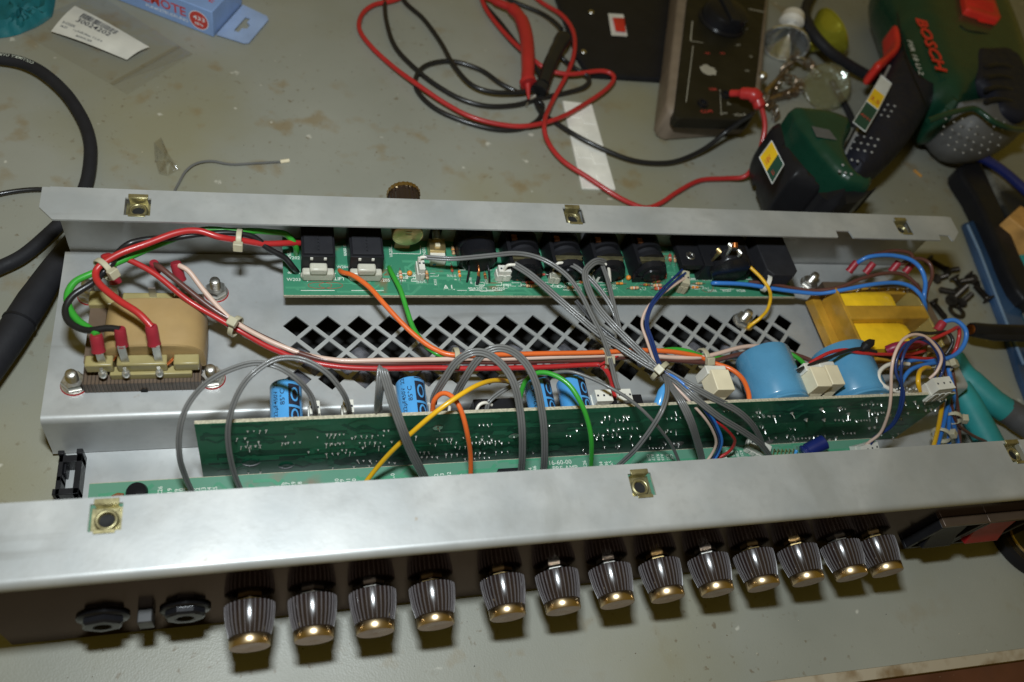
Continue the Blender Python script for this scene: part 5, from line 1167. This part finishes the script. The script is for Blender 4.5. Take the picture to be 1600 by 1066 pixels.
for v in (104, 121, 139, 157):
    q = px([(1538, v + 3, ZB + 1.0), (1556, v - 1, ZB + 1.1), (1578, v + 3, ZB - .5), (1592, v + 9, ZB - 6)])
    MB().tube(spline(q, 5), [1.0] + [2.2]*14 + [1.2], 'black', 10).build('vent_slot', dr)
tr_ = MB(); q = px([(1450,189,ZB-3),(1478,179,ZB-.3),(1504,172,ZB),(1522,170,ZB+.2),(1536,178,ZB),(1552,190,ZB-.5),(1574,199,ZB-3),(1598,203,ZB-12)]); tr_.tube(spline(q, 6), 2.2, 'drill_green', 10); tr_.build('trim_band', dr)
lv = MB(); lv.pillow(outline([(1500,-40),(1506,2),(1509,16),(1516,19),(1560,33),(1563,29),(1552,-2),(1540,-40)], ZB + 4), ZB - 6, ZB + 6, 2.0, 'drill_red'); lv.build('selector_switch', dr)
for k in range(4):
    a, b = P(1512, 4 + k*3.4 - 8, ZB + 6), P(1552, 14 + k*4 - 8, ZB + 6); MB().tube([a, b], .7, 'drill_red', 6).build('switch_rib', dr)
MB().add([P(u, v, ZB + .5) for u, v in ((1524,22),(1546,28),(1553,39),(1528,34))], [(0,3,2,1)], 'drill_red', False).build('switch_label', dr)
hd = [(1400,84),(1410,108),(1424,138),(1437,163,30),(1438,182,24),(1424,206,22),(1398,246,22),(1376,272,22),(1357,290,22),(1342,297,24),(1328,288),(1316,272),(1310,254),(1316,238),(1330,214),(1345,184),(1358,158),(1374,128),(1386,104)]
hdm = MB().pillow(outline(hd, 38, 3), 12, 58, 20, 'drill_navy', low=1); hdm.build('handle', dr)
def on(mb, u, v, z):
    for _ in range(6): z = mb.hf(P(u, v, z))
    return P(u, v, z)
q = [on(hdm, u, v, 45) for u, v in ((1390,104),(1378,128),(1362,160),(1348,188),(1334,216),(1321,240))]; MB().tube(spline(q, 5), 1.3, 'drill_pale', 8).build('grip_edge', dr)
dots = MB()
for (u0, v0, u1, v1, nu, nv) in ((1340, 212, 1372, 232, 4, 3), (1322, 248, 1340, 268, 3, 3), (1366, 160, 1398, 176, 4, 3)):
    for i in range(nu):
        for j in range(nv):
            u = u0 + (u1-u0)*i/(nu-1) - j*5; v = v0 + (v1-v0)*j/(nv-1) + i*2; dots.sphere(on(hdm, u, v, 55), 1.15, 'drill_pale', 8, sq=.6)
for i in range(8):
    for j in range(5):
        u = 1478 + i*13 - j*3; v = 186 + j*12 + (i % 2)*5
        if (u - 1525)**2/62**2 + (v - 205)**2/36**2 < 1: dots.sphere(on(capm, u, v, 60), .95, 'drill_pale', 8, sq=.6)
dots.build('grip_dots', dr, kind='stuff')
MB().pillow(outline([(1222,191),(1240,188),(1276,192),(1300,200),(1313,208),(1317,222),(1308,240),(1306,256),(1316,280),(1330,295),(1346,296),(1344,310),(1320,306),(1300,296),(1268,262),(1242,226)], 42, 2), 6, 58, 8, 'drill_green', low=2).build('handle_foot', dr)
MB().add([P(u, v, 58.6) for u, v in ((1268,197),(1296,203),(1308,219),(1276,214))], [(0,3,2,1)], 'drill_grey', False).build('foot_label', dr)
btm = MB().pillow(outline([(1222,192,54),(1208,205,46),(1199,215,38),(1184,232,30),(1178,246,26),(1179,270,22),(1188,300,20),(1198,330,20),(1240,345,20),(1330,340,20),(1340,326,26),(1346,309,52),(1322,305,58),(1300,293,58),(1264,257,58),(1236,223,58)], 36, 1), 4, 60, 12, 'black', low=2); btm.build('battery_pack', dr)
def sticker(qd, z, name, split, cols, txt, srf=None):
    a, b, c, d = [(on(srf, u, v, z) + EZ*.5 if srf else P(u, v, z)) for u, v in qd]; mb = MB()
    n_ = 6
    mid1, mid2 = a*(1-split) + d*split, b*(1-split) + c*split
    mb.add([a, b, mid2, mid1], [(0,1,2,3), (3,2,1,0)], cols[0], False); mb.add([mid1, mid2, c, d], [(0,1,2,3)], cols[1], False)
    for p_, q_ in ((a, b), (b, c), (c, d), (d, a)): mb.tube([p_, q_], .35, 'sticker_white', 5)
    for s, f_, g_, sz, m in txt:
        pos = (a*(1-f_) + b*f_)*(1-g_) + (d*(1-f_) + c*f_)*g_ + EZ*.25
        text(mb, s, pos, sz, (b - a), (a - d), m)
    return mb.build(name, dr)
sticker(((1186,247),(1205,221),(1224,258),(1206,288)), 60.6, 'battery_sticker', .55, ('sticker_yellow', 'sticker_green'), (('18V', .12, .42, 6, 'print_red'), ('Li', .2, .85, 5, 'print_red')), btm)
a_ = [(1354,168),(1378,118),(1393,130),(1372,176)]
sticker(((1377,118),(1393,131),(1372,172),(1354,158)), 60.0, 'handle_sticker', .5, ('sticker_white', 'sticker_yellow'), (('2.5', .1, .86, 7, 'print_red'),))
sticker(((1354,158),(1372,172),(1352,206),(1333,191)), 59.9, 'handle_sticker', .3, ('sticker_green', 'sticker_green'), (('AH1', .1, .6, 5, 'print_red'),))
MB().pillow(outline([(1389,50),(1397,60),(1400,80),(1396,92),(1384,104),(1370,117),(1362,116),(1360,108),(1374,98),(1388,84),(1391,70)], 40, 2), 28, 50, 5, 'drill_red').build('trigger', dr)
lt = MB(); a, b = P(1430, 28, ZB + .25), P(1462, 108, ZB + .25); d = (b - a).normalized(); up = V(-d.y, d.x, 0)
text(lt, 'BOSCH', a, 14.5, d, up, 'drill_red', fit=(b - a).length, depth=.6)
a, b = P(1412, 60, ZB - 1.3), P(1431, 114, ZB - 1.3); d2 = (b - a).normalized(); up2 = V(-d2.y, d2.x, 0)
text(lt, 'PSR 18 LI-2', P(1417, 62, ZB + .3), 6.2, d2, up2, 'sticker_white', fit=(b - a).length)
lt.build('lettering', dr)
cr = MB(); q = px([(1402,20,ZB-4),(1412,70,ZB-2),(1424,110,ZB-2),(1446,158,ZB-3)]); cr.tube(spline(q, 5), .5, 'black', 6); q = px([(1500,40,ZB+.1),(1512,48,ZB+.1),(1538,52,ZB+.1),(1570,60,ZB-3)]); cr.tube(spline(q, 5), .6, 'black', 6); cr.build('housing_seam', dr)

# little halogen lamps and a jumble of chain between the multimeter and the drill
def halogen(name, c, ax, r, label, m, base=True):
    ax = Vector(ax).normalized(); t = thing(name, c, label, 'lamp', None)
    mb = MB(); prof = [(0, r*.28), (r*.35, r*.42), (r*.75, r*.78), (r*1.05, r*.97), (r*1.1, r)]
    mb.lathe(prof, c, ax, m, 24, caps=False, flute=1, fl_amp=.03); mb.lathe([(r*1.1, r), (r*1.12, r*1.04), (r*1.2, r*1.04), (r*1.2, r*.95), (r*.8, r*.7), (r*.2, r*.2)], c, ax, m, 24, caps=False); mb.build('reflector', t)
    MB().lathe([(0, r*.95), (.6, r*.95)], Vector(c) + ax*(r*1.12), ax, 'glass', 24).build('front_glass', t)
    if base:
        s = MB(); s.lathe([(0, r*.4), (-r*.12, r*.55), (-r*.5, r*.5)], c, ax, 'ceramic', 20); s.build('lamp_base', t)
        for k in (-1, 1): s = MB(); s.cyl(Vector(c) - ax*r*.5 + EX*k*2.6, Vector(c) - ax*r*.85 + EX*k*2.6, .7, 'steel', 6); s.build('lamp_pin', t)
    return t
halogen('halogen_lamp', P(1236, 38, 26), (-.35, -.72, -.22), 19, 'clear halogen lamp with a white ceramic base beside the multimeter', 'reflector')
halogen('halogen_lamp', P(1262, 72, 10), (.75, .25, .45), 21, 'halogen lamp lying on its side showing its yellow-green coated dish', 'dichroic', False)
gl = thing('lamp_lens', P(1290, 135, 2), 'loose greenish glass lens leaning on the jumble of chain', 'glass lens')
mb = MB(); mb.lathe([(0, .01), (.4, 9), (1.2, 16), (2.4, 18.5), (3, 18.5), (3.3, 16), (2.8, 9), (2.6, .01)], P(1291, 136, 13), (-.45, -.55, .75), 'lens_glass', 28, caps=False); mb.build('lens', gl)
MB().lathe([(1.0, 18.2), (1.0, 19), (3.2, 19), (3.2, 18.2)], P(1291, 136, 13), (-.45, -.55, .75), 'glass', 28, caps=False).build('lens_rim', gl)
ch = MB(); random.seed(3)
def link(mb, c, n_, r, w_, m):
    n_ = Vector(n_).normalized(); e1 = n_.orthogonal().normalized(); e2 = n_.cross(e1)
    q = [Vector(c) + e1*math.cos(2*math.pi*k/10)*r*1.4 + e2*math.sin(2*math.pi*k/10)*r for k in range(11)]; mb.tube(q, w_, m, 6)
for path in ([(1245,85,16),(1232,100,14),(1222,115,12),(1216,130,14),(1208,140,10)], [(1246,92,18),(1262,98,14),(1272,108,10),(1278,116,9)], [(1193,150,20),(1200,160,14),(1208,168,8),(1213,178,4),(1212,185,3)], [(1230,122,10),(1244,128,8),(1252,138,6),(1240,146,5),(1226,150,4)]):
    for p in spline(px(path), 3): link(ch, p, (random.uniform(-1,1), random.uniform(-1,1), random.uniform(-.6,1)), 2.6, .75, random.choice(['steel', 'rust_chain', 'rust_chain']))
ch.tube(px([(1194,146,22),(1206,132,20),(1214,124,18)]), [1.9, 1.9, 1.4], 'brass', 8); ch.tube(px([(1214,124,18),(1230,106,16),(1248,90,16)]), 1.2, 'rust_chain', 8); ch.tube(px([(1200,156,6),(1230,146,6),(1256,134,6)]), [3, 3.6, 2.4], 'rust_chain', 8)
ch.sphere(P(1191, 120, 26), 4.2, 'steel', 12); ch.sphere(P(1232, 146, 10), 3.0, 'rust_chain', 10)
tag(ch.build('chain'), 'tangle of small metal chain and brass fittings between multimeter and drill', 'chain')
simple_cable('drill_side_cable', [(1300,-40,12),(1270,-10,14),(1258,18,22),(1263,38,28),(1275,58,30),(1298,82,26),(1330,104,18),(1362,122,12),(1390,140,8)], 9.0, 'black_matt', 'black cable passing from the halogen lamps to behind the drill handle', 'cable')
simple_cable('strap', [(1300,128,3),(1312,150,3),(1326,175,3),(1334,195,4)], 5.5, 'black_matt', 'short black strap between the glass lens and the drill handle', 'strap')
# right hand side
mb = MB(); o1 = outline([(1496,262),(1512,254),(1530,252),(1548,290),(1566,330),(1582,372),(1606,426),(1640,470),(1600,470),(1574,430),(1560,395),(1540,350),(1518,305),(1500,278)], 14, 2)
mb.pillow(o1, .3, 16, 4, 'black'); tag(mb.build('tool_roll'), 'black grimy strip of a tool roll lying at the right of the chassis', 'tool roll')
mb = MB(); o1 = outline([(1534,256),(1552,258),(1582,276),(1640,330),(1660,470),(1625,440),(1596,390),(1574,338),(1552,296)], 9, 2); mb.pillow(o1, .3, 11, 4, 'smear', seg=4)
tag(mb.build('rag'), 'black and grey marbled rag beside the wooden block', 'rag')
simple_cable('tool_cable', [(1510,238,22),(1540,250,22),(1568,268,20),(1596,292,18),(1650,340,14)], 8, 'cap_navy', 'dark blue-black cable lying over the marbled rag', 'cable')
mb = MB(); M_ = Matrix.Translation(P(1606, 360, 22)) @ Matrix.Rotation(math.radians(-58), 4, 'Z'); mb.box((-17, -9, -22), (40, 15, 4), 'wood_block', M_)
tag(mb.build('wood_block', bev=1.0), 'raw orange-brown wooden block at the right edge', 'wood block')
a = [(1505,350),(1520,345),(1546,352),(1552,364),(1570,420),(1592,480),(1640,600),(1660,680),(1620,660),(1592,590),(1570,520),(1545,455)]
mb = MB(); mb.pillow(outline(a, 4), .4, 5.5, 1.6, 'ruler_blue'); rul = mb.build('blue_tool'); tag(rul, 'long translucent blue plastic blade lying beside the loose screws', 'plastic blade')
MB().tube(px([(1512,352,6),(1530,392,6.2),(1550,445,6.2),(1575,510,6.2),(1600,570,6.2)]), 1.1, 'ridge_blue', 8).build('blade_ridge', rul)
mb = MB(); q = px([(1517,515,22),(1524,515.5,22),(1545,516.5,22),(1575,517.5,22),(1650,520,22)]); mb.tube(q, [4.6, 5.0, 4.6, 4.6, 4.8], 'black_gloss', 18); mb.tube(px([(1520,522,21),(1552,526,21),(1650,528,21)]), [2.0, 3.0, 3.0], 'black', 12)
mb.lathe([(0, 3.6), (.6, 3.4), (.3, 1.6), (.2, .01)], q[0], (q[0] - q[1]), 'copper', 16, caps=False); tag(mb.build('test_prod'), 'glossy black test prod with a copper tip pointing at the screws', 'test prod')
plr = thing('pliers', P(1560, 640, 0), 'teal handled pliers partly under the right end of the chassis', 'pliers')
mb = MB(); mb.tube(spline(px([(1488,560,14),(1502,582,14),(1525,604,14),(1552,628,14),(1572,642,14)]), 5), [7.5]*8 + [8]*8 + [8.2]*5, 'teal', 18); mb.build('handle', plr)
mb = MB(); mb.tube(spline(px([(1570,640,14),(1590,652,14),(1625,675,14)]), 5), [8.3]*5 + [8.8]*6, 'grey_plastic', 18); mb.build('handle_end', plr)
mb = MB(); mb.tube(spline(px([(1496,606,12),(1512,630,12),(1526,655,12),(1545,690,12),(1560,720,12)]), 5), 8.2, 'teal', 18); mb.build('handle', plr)
simple_cable('teal_handle', [(1592,408,8),(1600,425,8),(1640,500,8)], 15, 'teal', 'teal tool handle just entering at the right edge above the test prod', 'tool handle', n=18)
cup = thing('round_base', P(1590, 865, 0), 'round black plastic base with a raised rim under the right end', 'round base')
c = P(1606, 838, 0); MB().lathe([(.3, 27), (2, 27.5), (6, 26.5), (7, 24), (5.5, 21.5), (4.5, 20), (4.5, .01)], c, EZ, 'black_gloss', 48, caps=False).build('rim', cup)
MB().lathe([(4.6, 15.5), (5.4, 16.2), (5.4, 17), (4.6, 17.4)], c, EZ, 'brass_dull', 40, caps=False).build('inner_ring', cup)
# loose screws and a washer
def screw(a, b, r, head, lab):
    a, b = P(*a), P(*b); ax = (b - a); L = ax.length; mb = MB(); pr_ = []
    k = 0; t = 3.0
    while t < L - 1.4: pr_ += [(t, r), (t + .55, r*.74)]; t += 1.1
    mb.lathe([(0, r*1.5), (.5, r*1.95), (1.6, r*1.8), (2.2, r)] + pr_ + [(L, .2)], a, ax, 'steel_dark', 12)
    o = mb.build('screw'); return tag(o, lab, 'screw', 'loose black screws behind the transformer')
G = [((1450,405,3),(1478,421,3),2.2,'long black screw nearest the rear flange, lying apart from the heap'), ((1478,424,3),(1500,420,5),2.0,'black screw at the top of the heap'), ((1462,436,3),(1482,430,4),2.0,'black screw on the left edge of the heap'), ((1496,458,4),(1466,452,3),2.2,'black screw low in the heap with its head to the right'),
     ((1486,470,6),(1512,446,7),2.3,'black screw lying on top across the heap'), ((1502,474,3),(1520,458,3),2.0,'black screw at the bottom right of the heap'), ((1522,436,5),(1500,440,5),2.0,'short black screw in the middle of the heap'), ((1512,428,3),(1532,446,3),2.0,'black screw on the upper right of the heap'),
     ((1546,470,3),(1522,444,3),2.5,'thick black screw lying apart, right of the heap'), ((1456,471,3),(1479,499,3),2.3,'black screw lying apart below the heap, beside the washer'), ((1490,432,7),(1504,452,5),2.0,'black screw standing in the centre of the heap')]
for g in G: screw(*g[:3], 1, g[3])
mb = MB(); mb.lathe([(0, 3.4), (0, 6.2), (.5, 6.5), (1.4, 6.3), (1.6, 3.6), (0, 3.4)], P(1494, 488, .2), (0, .1, 1), 'steel_dark', 26, caps=False); tag(mb.build('washer'), 'dull metal washer lying below the heap of screws', 'washer')
# crumbs
tag(MB().tube(px([(1428,266,.8),(1440,276,.8)]), .9, 'orange_stick', 8).build('stick'), 'tiny orange stick on the bench in front of the drill', 'stick')
mb = MB(); random.seed(21)
for k in range(170):
    u, v = random.uniform(0, 1600), random.choice([random.uniform(0, 330), random.uniform(900, 1060)]); p = P(u, v, .2)
    if abs(p.x) > 700: continue
    r = random.uniform(.15, .55); q = [p + V(random.uniform(-1,1), random.uniform(-1,1), 0)*r for _ in range(3)] + [p + V(0, 0, r*.8)]
    mb.add(q, [(0,1,2), (0,1,3), (1,2,3), (2,0,3)], random.choice(['dirt_brown', 'dirt_brown', 'black', 'cream', 'tin']), False)
o = mb.build('crumbs', kind='stuff')
for v in (14, 62): pass
